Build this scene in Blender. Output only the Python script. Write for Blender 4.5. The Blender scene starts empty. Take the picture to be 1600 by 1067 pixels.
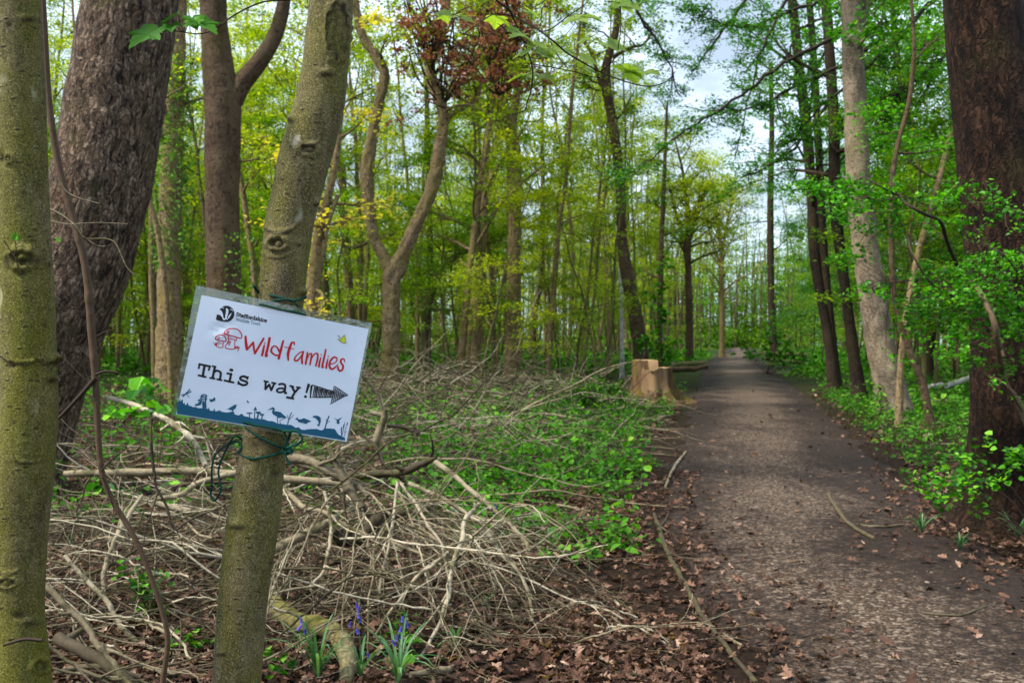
import bpy, math, random
import numpy as np
from mathutils import Vector, noise as mnoise

# ------------------------------------------------------------------ camera, sky, sun, exposure
sc = bpy.context.scene
COL = sc.collection
F = 1555.6            # focal length in pixels of a 1600 wide picture (35 mm on a 36 mm wide sensor)
CH = 1.3              # eye height
cam_d = bpy.data.cameras.new("camera"); cam = bpy.data.objects.new("camera", cam_d); COL.objects.link(cam)
cam.location = (0, 0, CH); cam.rotation_euler = (math.radians(90), 0, 0)
cam_d.lens = 35; cam_d.sensor_width = 36; cam_d.clip_end = 2000; cam_d.clip_start = 0.05
cam_d.dof.use_dof = True; cam_d.dof.focus_distance = 1.72; cam_d.dof.aperture_fstop = 12.0
sc.camera = cam

SUN_EL, SUN_AZ = math.radians(52), math.radians(248)      # azimuth clockwise from +Y
world = bpy.data.worlds.new("World"); sc.world = world; world.use_nodes = True
wn = world.node_tree; wn.nodes.clear()
def wnode(t, **k):
    n = wn.nodes.new(t)
    for a, b in k.items(): setattr(n, a, b)
    return n
sky = wnode('ShaderNodeTexSky', sky_type='NISHITA', sun_disc=False, sun_elevation=SUN_EL, sun_rotation=SUN_AZ)
tc = wnode('ShaderNodeTexCoord')
mp = wnode('ShaderNodeMapping'); mp.inputs['Scale'].default_value = (1, 1, 2.2); mp.inputs['Location'].default_value = (0.3, 0.1, 0)
nz = wnode('ShaderNodeTexNoise'); nz.inputs['Scale'].default_value = 5.0; nz.inputs['Detail'].default_value = 7; nz.inputs['Roughness'].default_value = .55
rp = wnode('ShaderNodeValToRGB'); rp.color_ramp.elements[0].position = .36; rp.color_ramp.elements[1].position = .54; rp.color_ramp.elements[0].color = (.42, .42, .42, 1)
mx = wnode('ShaderNodeMix', data_type='RGBA')
mx.inputs[7].default_value = (14.5, 17.5, 21.5, 1)
bg = wnode('ShaderNodeBackground'); bg.inputs[1].default_value = 0.052
wo = wnode('ShaderNodeOutputWorld')
L = wn.links.new
L(tc.outputs['Generated'], mp.inputs[0]); L(mp.outputs[0], nz.inputs[0]); L(nz.outputs[0], rp.inputs[0])
L(rp.outputs[0], mx.inputs[0]); L(sky.outputs[0], mx.inputs[6]); L(mx.outputs[2], bg.inputs[0]); L(bg.outputs[0], wo.inputs[0])
sd = bpy.data.lights.new("sun", 'SUN'); sd.energy = 5.0; sd.angle = math.radians(10); sd.color = (1, .95, .87)
so = bpy.data.objects.new("sun", sd); COL.objects.link(so)
sdir = Vector((math.sin(SUN_AZ)*math.cos(SUN_EL), math.cos(SUN_AZ)*math.cos(SUN_EL), math.sin(SUN_EL)))
so.rotation_euler = sdir.to_track_quat('Z', 'Y').to_euler(); so.location = sdir*40
sc.view_settings.view_transform = 'Standard'; sc.view_settings.look = 'None'; sc.view_settings.gamma = 1
sc.view_settings.exposure = 0.76
cy = sc.cycles
cy.max_bounces = 6; cy.diffuse_bounces = 2; cy.glossy_bounces = 2; cy.transmission_bounces = 4; cy.transparent_max_bounces = 6
cy.use_denoising = True; cy.caustics_reflective = False; cy.caustics_refractive = False
cy.use_adaptive_sampling = True; cy.adaptive_threshold = 0.02

# ------------------------------------------------------------------ helpers
def P(px, py, Y): return np.array(((px-800)/F*Y, Y, CH-(py-533.5)/F*Y))
PY_ = [0, 3.79, 7.06, 12.1, 19, 55, 176, 330]
PL_ = [0.85, .93, 1.04, 2.0, 3.35, 10.6, 38.2, 71]
PR_Y = [0, 3.79, 4.85, 6.8, 9.8, 13.8, 19, 35.8, 76, 176, 330]
PR_ = [2.9, 2.9, 2.85, 2.97, 3.8, 4.7, 5.98, 9.7, 18.8, 42.6, 80]
def path_l(y): return np.interp(y, PY_, PL_)
def path_r(y): return np.interp(y, PR_Y, PR_)
def path_dist(x, y):      # >0 outside the path
    return np.maximum(path_l(y)-x, x-path_r(y))
def gz(x, y):
    x = np.asarray(x, float); y = np.asarray(y, float)
    d = np.clip(path_dist(x, y)-.3, 0, None)
    k = np.clip(d/3.0, 0, 1)
    lo = .05*np.sin(x*1.1+.7)*np.sin(y*.8+1.2)+.04*np.sin(x*.45+y*.31)
    hi = .25*np.sin(x*.07+2.)*np.sin(y*.05+.4)*np.clip(y/60, 0, 1)
    return k*(lo+.03) + np.clip(d/12, 0, 1)*hi
def GP(px, py, dz=0.0):
    Y = CH*F/(py-533.5); X = (px-800)/F*Y
    return np.array((X, Y, float(gz(X, Y))+dz))
def smooth(pts, n=6):
    """Catmull-Rom through rows of any width"""
    p = np.asarray(pts, float)
    if len(p) < 3: 
        t = np.linspace(0, 1, n+1)[:, None]; return p[0]*(1-t)+p[-1]*t
    q = np.vstack([2*p[0]-p[1], p, 2*p[-1]-p[-2]])
    out = []
    for i in range(1, len(q)-2):
        for k in range(n):
            t = k/n
            out.append(.5*((2*q[i])+(-q[i-1]+q[i+1])*t+(2*q[i-1]-5*q[i]+4*q[i+1]-q[i+2])*t*t+(-q[i-1]+3*q[i]-3*q[i+1]+q[i+2])*t**3))
    out.append(p[-1])
    return np.array(out)

def dense(rows, step):
    rs = smooth(rows, 8); ln = np.concatenate([[0], np.cumsum(np.linalg.norm(np.diff(rs[:, :3], axis=0), axis=1))])
    t = np.arange(0, ln[-1], step); return np.column_stack([np.interp(t, ln, rs[:, k]) for k in range(4)])

class MB:
    def __init__(s): s.v = []; s.n = 0; s.fi = []; s.fs = []; s.b = []; s.r = []; s.k = []
    def add(s, v, f, bark=None, rnd=0.5, knot=None):
        v = np.asarray(v, float).reshape(-1, 3); f = np.asarray(f, np.int64)
        s.v.append(v); s.fi.append((f+s.n).ravel()); s.fs.append(np.full(len(f), f.shape[1]))
        s.b.append(v.copy() if bark is None else bark); s.n += len(v)
        s.r.append(np.broadcast_to(np.asarray(rnd, float), (len(v),)).copy())
        s.k.append(np.zeros(len(v)) if knot is None else knot)
    def build(s, name, mat, parent=None, origin=(0, 0, 0), sm=True, knots=False):
        me = bpy.data.meshes.new(name)
        if s.n:
            v = np.concatenate(s.v)-np.asarray(origin, float); fi = np.concatenate(s.fi); fs = np.concatenate(s.fs)
            me.vertices.add(len(v)); me.vertices.foreach_set('co', v.astype(np.float32).ravel())
            me.loops.add(len(fi)); me.loops.foreach_set('vertex_index', fi.astype(np.int32))
            me.polygons.add(len(fs)); st = np.concatenate([[0], np.cumsum(fs)[:-1]])
            me.polygons.foreach_set('loop_start', st.astype(np.int32))
            me.polygons.foreach_set('use_smooth', np.full(len(fs), bool(sm)))
            me.update(calc_edges=True)
            a = me.attributes.new('bark', 'FLOAT_VECTOR', 'POINT'); a.data.foreach_set('vector', np.concatenate(s.b).astype(np.float32).ravel())
            a = me.attributes.new('rnd', 'FLOAT', 'POINT'); a.data.foreach_set('value', np.concatenate(s.r).astype(np.float32))
            if knots:
                a = me.attributes.new('knot', 'FLOAT', 'POINT'); a.data.foreach_set('value', np.concatenate(s.k).astype(np.float32))
        me.materials.append(mat)
        o = bpy.data.objects.new(name, me); COL.objects.link(o)
        if parent is not None: o.parent = parent
        else: o.location = origin
        return o
    def tube(s, pts, rad, sides=8, rng=None, rough=0.0, off=None, cap=True, rnd=.5, disp=None):
        p = np.asarray(pts, float); n = len(p); rad = np.broadcast_to(np.asarray(rad, float), (n,))
        t = np.gradient(p, axis=0); t /= np.linalg.norm(t, axis=1)[:, None]+1e-12
        a = np.array((1., 0, 0)) if abs(t[0][0]) < .8 else np.array((0, 1., 0))
        u = np.zeros((n, 3)); c = a-t[0]*a.dot(t[0]); u[0] = c/np.linalg.norm(c)
        for i in range(1, n):
            c = u[i-1]-t[i]*u[i-1].dot(t[i]); u[i] = c/(np.linalg.norm(c)+1e-12)
        w = np.cross(t, u)
        th = np.arange(sides)/sides*2*math.pi
        ln = np.concatenate([[0], np.cumsum(np.linalg.norm(np.diff(p, axis=0), axis=1))])
        R = np.repeat(rad[:, None], sides, 1)
        if rng is not None and rough > 0: R = R*(1+rng.normal(0, rough, R.shape))
        kn = None
        if disp is not None: dR, kn = disp(th, ln, p, u, w, R); R = R+dR; kn = kn.ravel()
        ring = u[:, None]*np.cos(th)[None, :, None]+w[:, None]*np.sin(th)[None, :, None]
        v = p[:, None]+ring*R[..., None]
        bark = np.stack([np.cos(th)[None]*R, np.sin(th)[None]*R, np.repeat(ln[:, None], sides, 1)], -1)
        bark = bark+(off if off is not None else (p[0]*3.7 % 17))
        i = np.arange(n-1)[:, None]*sides; j = np.arange(sides)[None]
        j2 = (j+1) % sides
        f = np.stack([i+j, i+j2, i+sides+j2, i+sides+j], -1).reshape(-1, 4)
        s.add(v.reshape(-1, 3), f, bark.reshape(-1, 3), rnd, kn)
        if cap:
            for (k, rev) in ((0, True), (n-1, False)):
                vv = np.vstack([v[k], p[k][None]]); bb = np.vstack([bark[k], bark[k].mean(0)[None]])
                jj = np.arange(sides); q = np.stack([jj, (jj+1) % sides, np.full(sides, sides)], -1)
                if rev: q = q[:, ::-1]
                s.add(vv, q, bb, rnd, np.ones(sides+1)*(.0))
    def leaves(s, pts, size, rng, tilt=.5, fold=.3, wid=.33, rnd=None, up=1.0, vari=.3, droop=.15, oval=False):
        p = np.asarray(pts, float); n = len(p)
        if n == 0: return
        az = rng.uniform(0, 2*math.pi, n); size = np.broadcast_to(size, (n,))
        nn = np.stack([rng.normal(0, tilt, n), rng.normal(0, tilt, n), np.full(n, up)], -1); nn /= np.linalg.norm(nn, axis=1)[:, None]
        a = np.stack([np.cos(az), np.sin(az), np.zeros(n)], -1); a -= nn*(a*nn).sum(1)[:, None]; a /= np.linalg.norm(a, axis=1)[:, None]
        b = np.cross(nn, a); Ls = (size*np.exp(np.clip(rng.normal(0, vari, n), -9, vari*1.6)))[:, None]
        W = Ls*wid
        if oval:
            q1, q2 = .34, .72; e = nn*W*fold; dr = nn*Ls*droop
            v = np.stack([p, p+a*Ls*q1+b*W+e, p+a*Ls*q2+b*W*.8+e*.7-dr*.4, p+a*Ls-dr, p+a*Ls*q2-b*W*.8+e*.7-dr*.4, p+a*Ls*q1-b*W+e], 1)
            base = np.arange(n)[:, None]*6; f = np.concatenate([base+np.array([[0, 1, 2, 3]]), base+np.array([[0, 3, 4, 5]])])
            if rnd is None: rnd = rng.uniform(0, 1, n)
            s.add(v.reshape(-1, 3), f, None, np.repeat(rnd, 6)); return
        v = np.stack([p, p+a*Ls*.5+b*W+nn*W*fold, p+a*Ls-nn*Ls*droop, p+a*Ls*.5-b*W+nn*W*fold], 1)
        base = np.arange(n)[:, None]*4
        f = np.concatenate([base+np.array([[0, 1, 2]]), base+np.array([[0, 2, 3]])])
        if rnd is None: rnd = rng.uniform(0, 1, n)
        s.add(v.reshape(-1, 3), f, None, np.repeat(rnd, 4))

def tag(o, label=None, cat=None, group=None, kind=None):
    if label: o['label'] = label
    if cat: o['category'] = cat
    if group: o['group'] = group
    if kind: o['kind'] = kind
    return o
def empty(name, loc):
    o = bpy.data.objects.new(name, None); COL.objects.link(o); o.location = loc; o.empty_display_size = .2
    return o
def copy_tree(root):
    r = root.copy(); COL.objects.link(r)
    for ch in list(root.children):
        c = ch.copy(); COL.objects.link(c); c.parent = r
        for g in ch.children:
            d = g.copy(); COL.objects.link(d); d.parent = c
    return r

# ------------------------------------------------------------------ materials
class NT:
    def __init__(s, name):
        s.m = bpy.data.materials.new(name); s.m.use_nodes = True; s.t = s.m.node_tree; s.t.nodes.clear()
        s.out = s.t.nodes.new('ShaderNodeOutputMaterial')
    def n(s, t, ins=None, **k):
        x = s.t.nodes.new(t)
        for a, b in k.items(): setattr(x, a, b)
        if ins:
            for a, b in ins.items():
                if isinstance(b, bpy.types.NodeSocket): s.t.links.new(b, x.inputs[a])
                else: x.inputs[a].default_value = b
        return x
    def attr(s, name): return s.n('ShaderNodeAttribute', attribute_name=name)
    def noise(s, vec, scale, detail=4, rough=.5, dist=0):
        return s.n('ShaderNodeTexNoise', {'Vector': vec, 'Scale': scale, 'Detail': detail, 'Roughness': rough, 'Distortion': dist}).outputs[0]
    def ramp(s, fac, stops):
        r = s.n('ShaderNodeValToRGB', {0: fac}); e = r.color_ramp.elements
        while len(e) < len(stops): e.new(.5)
        for x, (p, c) in zip(e, stops): x.position = p; x.color = (*c, 1) if len(c) == 3 else c
        return r.outputs[0]
    def mix(s, fac, a, b, blend='MIX'):
        x = s.n('ShaderNodeMix', data_type='RGBA', blend_type=blend)
        for i, v in ((0, fac), (6, a), (7, b)):
            if isinstance(v, bpy.types.NodeSocket): s.t.links.new(v, x.inputs[i])
            else: x.inputs[i].default_value = (*v, 1) if isinstance(v, tuple) and len(v) == 3 else v
        return x.outputs[2]
    def math(s, op, a, b=0.0):
        return s.n('ShaderNodeMath', {0: a, 1: b}, operation=op).outputs[0]
    def map(s, vec, scale=(1, 1, 1), loc=(0, 0, 0)):
        return s.n('ShaderNodeMapping', {0: vec, 'Location': loc, 'Scale': scale}).outputs[0]
    def bump(s, h, dist, strength=1.0):
        return s.n('ShaderNodeBump', {'Height': h, 'Distance': dist, 'Strength': strength}).outputs[0]
    def pbr(s, color, rough=.8, normal=None, spec=.3, **k):
        if isinstance(color, bpy.types.NodeSocket) and not any(w in s.m.name for w in ('print', 'paper', 'twine', 'earth', 'gravel')): color = s.n('ShaderNodeHueSaturation', {'Saturation': 1.12, 'Value': .80, 'Color': color}).outputs[0]
        if any(w in s.m.name for w in ('earth', 'gravel')): color = s.n('ShaderNodeHueSaturation', {'Saturation': 1.08, 'Value': .60, 'Color': color}).outputs[0]
        ins = {'Base Color': color if isinstance(color, bpy.types.NodeSocket) else (*color, 1), 'Roughness': rough, 'Specular IOR Level': spec}
        if normal is not None: ins['Normal'] = normal
        ins.update(k)
        b = s.n('ShaderNodeBsdfPrincipled', ins); s.t.links.new(b.outputs[0], s.out.inputs[0]); return s.m

def flat_mat(name, col, rough=.6, spec=.3):
    t = NT(name); return t.pbr(col, rough, None, spec)

def plate_bark(name, dark, mid, light, cell=18., stretch=.38, depth=.012, moss=None):
    """deeply fissured bark: broken vertical ridges (oak, pine)"""
    t = NT(name); v = t.attr('bark').outputs['Vector']
    nv = t.n('ShaderNodeTexNoise', {'Vector': t.map(v, (11, 11, 7)), 'Scale': 1., 'Detail': 4, 'Roughness': .6}).outputs[1]
    vv = t.n('ShaderNodeVectorMath', {0: v, 1: t.n('ShaderNodeVectorMath', {0: nv, 1: (.13, .13, .20)}, operation='MULTIPLY').outputs[0]}, operation='ADD').outputs[0]
    m = t.map(vv, (cell, cell, cell*stretch))
    e = t.n('ShaderNodeTexVoronoi', {'Vector': m, 'Scale': 1., 'Randomness': 1.}, feature='DISTANCE_TO_EDGE').outputs[0]
    c = t.n('ShaderNodeTexVoronoi', {'Vector': m, 'Scale': 1., 'Randomness': 1.}, feature='F1').outputs['Color']
    rid = t.noise(t.map(vv, (cell*1.1, cell*1.1, cell*.22), (7, 3, 1)), 1, 3, .6)
    fine = t.noise(t.map(v, (95, 95, 40)), 1, 5, .7)
    sep = t.n('ShaderNodeSeparateColor', {0: c}).outputs[0]
    fis = t.ramp(rid, [(.36, (0, 0, 0)), (.50, (.7,)*3), (.70, (1,)*3)])
    pl = t.ramp(e, [(0., (.30,)*3), (.14, (.8,)*3), (.4, (1,)*3)])
    h = t.math('ADD', t.math('MULTIPLY', t.math('MULTIPLY', fis, pl), t.math('ADD', t.math('MULTIPLY', sep, .5), .6)), t.math('MULTIPLY', fine, .4))
    base = t.mix(sep, mid, light)
    base = t.mix(t.ramp(fine, [(.34, (0, 0, 0)), (.62, (1, 1, 1))]), t.mix(.6, base, dark), base)
    col = t.mix(t.math('MULTIPLY', fis, pl), dark, base)
    big = t.noise(v, 2.2, 4, .6)
    if moss: col = t.mix(t.ramp(big, [(.52, (0, 0, 0)), (.70, (.6,)*3)]), col, moss)
    return t.pbr(col, .9, t.bump(h, depth), .15)

def smooth_bark(name, base, light, green, speck, depth=.0012, gmix=(.38, .62), ring=True, scale=1.):
    """thin smooth bark with algae, lichen flecks and small lenticels"""
    t = NT(name); v = t.attr('bark').outputs['Vector']; kn = t.attr('knot').outputs['Fac']
    big = t.noise(t.map(v, (9*scale, 9*scale, 4*scale)), 1, 5, .6)
    mid = t.noise(t.map(v, (60*scale, 60*scale, 40*scale)), 1, 4, .6)
    fine = t.noise(v, 330.*scale, 5, .8)
    col = t.mix(t.ramp(mid, [(.3, (0, 0, 0)), (.75, (1, 1, 1))]), base, light)
    blot = t.noise(t.map(v, (30*scale, 30*scale, 11*scale), (1, 9, 4)), 1, 5, .7)
    col = t.mix(t.ramp(blot, [(.40, (.75,)*3), (.52, (0, 0, 0))]), col, tuple(x*.45 for x in base))
    g = t.math('ADD', big, t.math('MULTIPLY', t.math('SUBTRACT', fine, .5), .5))
    col = t.mix(t.ramp(g, [(gmix[0], (0, 0, 0)), (gmix[1], (.9,)*3)]), col, green)
    col = t.mix(t.ramp(fine, [(.38, (.9,)*3), (.52, (0, 0, 0))]), col, tuple(x*.28 for x in base))
    col = t.mix(t.ramp(fine, [(.55, (0, 0, 0)), (.66, (.6,)*3)]), col, speck)
    pale = t.noise(t.map(v, (26*scale, 26*scale, 14*scale), (3, 5, 1)), 1, 2, .5)
    col = t.mix(t.ramp(pale, [(.68, (0, 0, 0)), (.75, (.6,)*3)]), col, speck)
    lent = t.n('ShaderNodeTexVoronoi', {'Vector': t.map(v, (34*scale, 34*scale, 75*scale)), 'Scale': 1.}, feature='F1').outputs[0]
    lm = t.ramp(lent, [(.10, (1, 1, 1)), (.20, (0, 0, 0))])
    col = t.mix(t.math('MULTIPLY', lm, .6), col, tuple(x*.3 for x in base))
    col = t.mix(kn, col, tuple(x*.22 for x in base))
    h = t.math('ADD', t.math('ADD', t.math('MULTIPLY', fine, .5), t.math('MULTIPLY', mid, .6)), t.math('MULTIPLY', lm, .5))
    return t.pbr(col, .8, t.bump(h, depth), .25)

def tree_bark(name, c1, c2, c3, depth=.01, sc_=1., moss=None):
    """mid-distance bark: broken fissures, stains and lichen blots"""
    t = NT(name); v = t.attr('bark').outputs['Vector']
    r = t.noise(t.map(v, (34*sc_, 34*sc_, 9*sc_)), 1, 6, .7, .8)
    r2 = t.noise(t.map(v, (12*sc_, 12*sc_, 16*sc_), (3, 1, 8)), 1, 5, .65)
    b = t.noise(t.map(v, (2.2, 2.2, 1.3)), 1, 5, .65)
    col = t.mix(t.ramp(r, [(.36, (0, 0, 0)), (.58, (1, 1, 1))]), c1, c2)
    col = t.mix(t.ramp(b, [(.4, (0, 0, 0)), (.62, (.85,)*3)]), col, c3)
    col = t.mix(t.ramp(r2, [(.34, (.8,)*3), (.46, (0, 0, 0))]), col, tuple(x*.6 for x in c1))
    col = t.mix(t.ramp(r2, [(.60, (0, 0, 0)), (.70, (.55,)*3)]), col, tuple(min(1, x*1.6) for x in c2))
    mo = t.noise(t.map(v, (3, 3, 1.3), (4, 2, 7)), 1, 5, .6)
    col = t.mix(t.ramp(mo, [(.52, (0, 0, 0)), (.70, (.7,)*3)]), col, moss or tuple(x*.75*k for x, k in zip(c2, (.8, .9, .35))))
    return t.pbr(col, .9, t.bump(t.math('ADD', r, t.math('MULTIPLY', r2, 1.2)), depth), .15)

def leaf_mat(name, stops, trans=.45, objvar=.25, rough=.45, spec=.25):
    t = NT(name); r = t.attr('rnd').outputs['Fac']
    oi = t.n('ShaderNodeObjectInfo').outputs['Random']
    f = t.math('ADD', t.math('MULTIPLY', r, 1-objvar), t.math('MULTIPLY', oi, objvar))
    col = t.ramp(f, stops)
    pb = t.n('ShaderNodeBsdfPrincipled', {'Base Color': col, 'Roughness': rough, 'Specular IOR Level': spec})
    tr = t.n('ShaderNodeBsdfTranslucent', {'Color': t.mix(1., col, (1.9, 1.95, .5), 'MULTIPLY')})
    ms = t.n('ShaderNodeMixShader', {0: trans, 1: pb.outputs[0], 2: tr.outputs[0]})
    t.t.links.new(ms.outputs[0], t.out.inputs[0]); return t.m

def rnd_mat(name, stops, rough=.85, bumpd=0, nscale=40, blot=None):
    t = NT(name); r = t.attr('rnd').outputs['Fac']; v = t.attr('bark').outputs['Vector']
    col = t.ramp(r, stops); nz_ = t.noise(v, nscale, 4, .6)
    col = t.mix(.6, col, t.mix(t.ramp(nz_, [(.3, (.35,)*3), (.7, (1.3,)*3)]), (0, 0, 0), col, 'MULTIPLY')) if False else t.mix(1., col, t.ramp(nz_, [(.25, (.55,)*3), (.7, (1., 1., 1.))]), 'MULTIPLY')
    if blot:
        b1 = t.noise(v, 7., 5, .65); b2 = t.noise(t.map(v, (1, 1, 1), (5, 2, 3)), 19., 4, .6)
        col = t.mix(t.ramp(b1, [(.50, (0, 0, 0)), (.60, (.85,)*3)]), col, blot); col = t.mix(t.ramp(b2, [(.36, (.8,)*3), (.44, (0, 0, 0))]), col, tuple(x*.45 for x in blot))
    return t.pbr(col, rough, t.bump(nz_, bumpd) if bumpd else None, .2)

M = {}
M['oak'] = plate_bark('fissured bark', (.012, .008, .006), (.25, .155, .10), (.62, .46, .33), 29, .40, .034, (.11, .10, .035))
M['pine'] = plate_bark('dark plated bark', (.005, .003, .002), (.050, .024, .014), (.125, .068, .042), 22, .26, .04, (.04, .035, .012))
M['sapling'] = smooth_bark('olive sapling bark', (.12, .085, .042), (.30, .24, .145), (.125, .118, .014), (.52, .48, .36), .0026)
M['sycamore'] = smooth_bark('mossy smooth bark', (.11, .085, .036), (.27, .22, .115), (.135, .130, .012), (.42, .40, .25), .0026, (.36, .62))
M['beech'] = smooth_bark('grey beech bark', (.19, .142, .096), (.38, .30, .215), (.15, .135, .05), (.50, .42, .32), .010, (.52, .72), True, .12)
M['brown'] = tree_bark('brown bark', (.030, .018, .011), (.125, .084, .055), (.155, .112, .070), .03)
M['grey'] = tree_bark('pale grey brown bark', (.050, .034, .020), (.37, .27, .165), (.23, .18, .080), .03)
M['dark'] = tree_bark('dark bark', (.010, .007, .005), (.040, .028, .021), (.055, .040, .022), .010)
M['mossy'] = tree_bark('green tinted bark', (.055, .045, .025), (.16, .135, .075), (.13, .125, .04), .008, 1., (.12, .14, .03))
M['birch'] = tree_bark('white birch bark', (.10, .09, .08), (.62, .60, .55), (.55, .53, .48), .004, .6)
M['twig'] = rnd_mat('dead twig bark', [(0, (.014, .009, .007)), (.35, (.10, .078, .048)), (.7, (.32, .265, .175)), (1, (.60, .53, .39))], .8, .004, 55, (.085, .075, .032))
M['mosslog'] = tree_bark('mossy fallen wood', (.10, .085, .05), (.26, .225, .14), (.16, .15, .04), .006, 2., (.13, .15, .03))
M['stem'] = rnd_mat('brown stem', [(0, (.03, .018, .012)), (.5, (.11, .07, .042)), (1, (.22, .16, .10))], .7, .001, 90)
G1 = [(0, (.005, .025, .001)), (.25, (.025, .085, .002)), (.55, (.095, .21, .003)), (.8, (.25, .38, .006)), (1, (.46, .50, .025))]
M['leaf'] = leaf_mat('spring leaves', G1)
M['leaf2'] = leaf_mat('yellow green leaves', [(0, (.022, .06, .001)), (.35, (.11, .20, .002)), (.7, (.32, .37, .004)), (1, (.60, .55, .03))])
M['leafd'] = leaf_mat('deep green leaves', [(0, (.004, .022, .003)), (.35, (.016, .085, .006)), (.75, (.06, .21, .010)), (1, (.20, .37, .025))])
M['leafy'] = leaf_mat('yellow leaves', [(0, (.26, .25, .03)), (.5, (.50, .42, .05)), (1, (.68, .52, .10))])
M['copper'] = leaf_mat('copper brown leaves', [(0, (.06, .018, .010)), (.5, (.20, .065, .035)), (1, (.38, .15, .08))], .35)
M['bramble'] = leaf_mat('ground leaves', rough=.65, spec=.15, trans=.32, objvar=.1, stops=[(0, (.004, .022, .002)), (.35, (.020, .09, .005)), (.75, (.075, .23, .012)), (1, (.25, .43, .05))])
M['hawthorn'] = leaf_mat('hawthorn leaves', [(0, (.005, .035, .002)), (.4, (.028, .14, .004)), (.8, (.10, .34, .012)), (1, (.25, .50, .04))], .4, .05)
M['ivy'] = leaf_mat('ivy leaves', [(0, (.02, .07, .01)), (.5, (.07, .19, .02)), (1, (.20, .34, .05))], .3, .1)
M['blade'] = leaf_mat('bluebell blades', [(0, (.012, .055, .018)), (.5, (.045, .14, .05)), (1, (.15, .28, .12))], .3, .05)
M['blue'] = leaf_mat('bluebell flowers', [(0, (.035, .022, .22)), (1, (.11, .08, .48))], .3, 0)
M['litter'] = leaf_mat('fallen leaves', [(0, (.018, .009, .006)), (.4, (.075, .036, .022)), (.75, (.20, .11, .070)), (1, (.42, .28, .20))], .12, .0, .7, .15)
M['stone'] = rnd_mat('path stones', [(0, (.022, .014, .010)), (.5, (.085, .056, .038)), (.85, (.20, .15, .11)), (1, (.50, .43, .36))], .8)

def ground_mat():
    t = NT('woodland earth'); v = t.n('ShaderNodeTexCoord').outputs['Object']
    a = t.noise(v, 1.1, 6, .65); b = t.noise(v, 22., 6, .7); c = t.noise(v, 90., 4, .7)
    col = t.mix(t.ramp(b, [(.35, (0, 0, 0)), (.65, (1, 1, 1))]), (.010, .006, .004), (.050, .029, .018))
    col = t.mix(t.ramp(c, [(.58, (0, 0, 0)), (.72, (.8,)*3)]), col, (.13, .08, .05))
    far = t.n('ShaderNodeSeparateXYZ', {0: v}).outputs[1]
    fm = t.n('ShaderNodeMapRange', {0: far, 1: 12., 2: 40., 3: 0., 4: .75}).outputs[0]
    col = t.mix(t.math('MULTIPLY', fm, t.ramp(a, [(.35, (.3,)*3), (.6, (1,)*3)])), col, (.055, .10, .02))
    h = t.math('ADD', t.math('MULTIPLY', b, 1.), t.math('MULTIPLY', c, .4))
    return t.pbr(col, .95, t.bump(h, .03), .1)
def path_mat():
    t = NT('gravel and mud'); v = t.n('ShaderNodeTexCoord').outputs['Object']
    a = t.noise(t.map(v, (.9, .45, 1)), 1.3, 5, .6); b = t.noise(v, 14., 6, .7)
    vs = t.n('ShaderNodeTexVoronoi', {'Vector': v, 'Scale': 55., 'Randomness': 1.}, feature='F1')
    vs2 = t.n('ShaderNodeTexVoronoi', {'Vector': v, 'Scale': 120., 'Randomness': 1.}, feature='F1')
    s1 = t.n('ShaderNodeSeparateColor', {0: vs.outputs['Color']}).outputs[0]
    s2 = t.n('ShaderNodeSeparateColor', {0: vs2.outputs['Color']}).outputs[1]
    mud = t.mix(t.ramp(b, [(.3, (0, 0, 0)), (.7, (1, 1, 1))]), (.010, .0058, .004), (.046, .027, .018))
    pav = t.mix(t.ramp(s2, [(.3, (0, 0, 0)), (1., (1, 1, 1))]), (.036, .022, .014), (.24, .165, .11))
    pav = t.mix(t.ramp(s1, [(.72, (0, 0, 0)), (.9, (.9,)*3)]), pav, (.40, .31, .235))
    cw = t.attr('rnd').outputs['Fac']; far = t.n('ShaderNodeMapRange', {0: t.n('ShaderNodeSeparateXYZ', {0: v}).outputs[1], 1: 5., 2: 30., 3: 0., 4: .10}).outputs[0]
    cover = t.ramp(t.math('ADD', t.math('ADD', t.math('MULTIPLY', a, .9), far), t.math('ADD', t.math('MULTIPLY', t.math('SUBTRACT', b, .5), .7), t.math('MULTIPLY', t.math('SUBTRACT', cw, .55), .34))), [(.40, (.04,)*3), (.66, (.85,)*3)])
    col = t.mix(cover, mud, pav)
    h = t.math('ADD', t.math('MULTIPLY', t.math('SUBTRACT', 1., vs.outputs['Distance']), .5), t.math('MULTIPLY', b, 1.2))
    return t.pbr(col, .9, t.bump(h, .015), .2)

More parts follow.
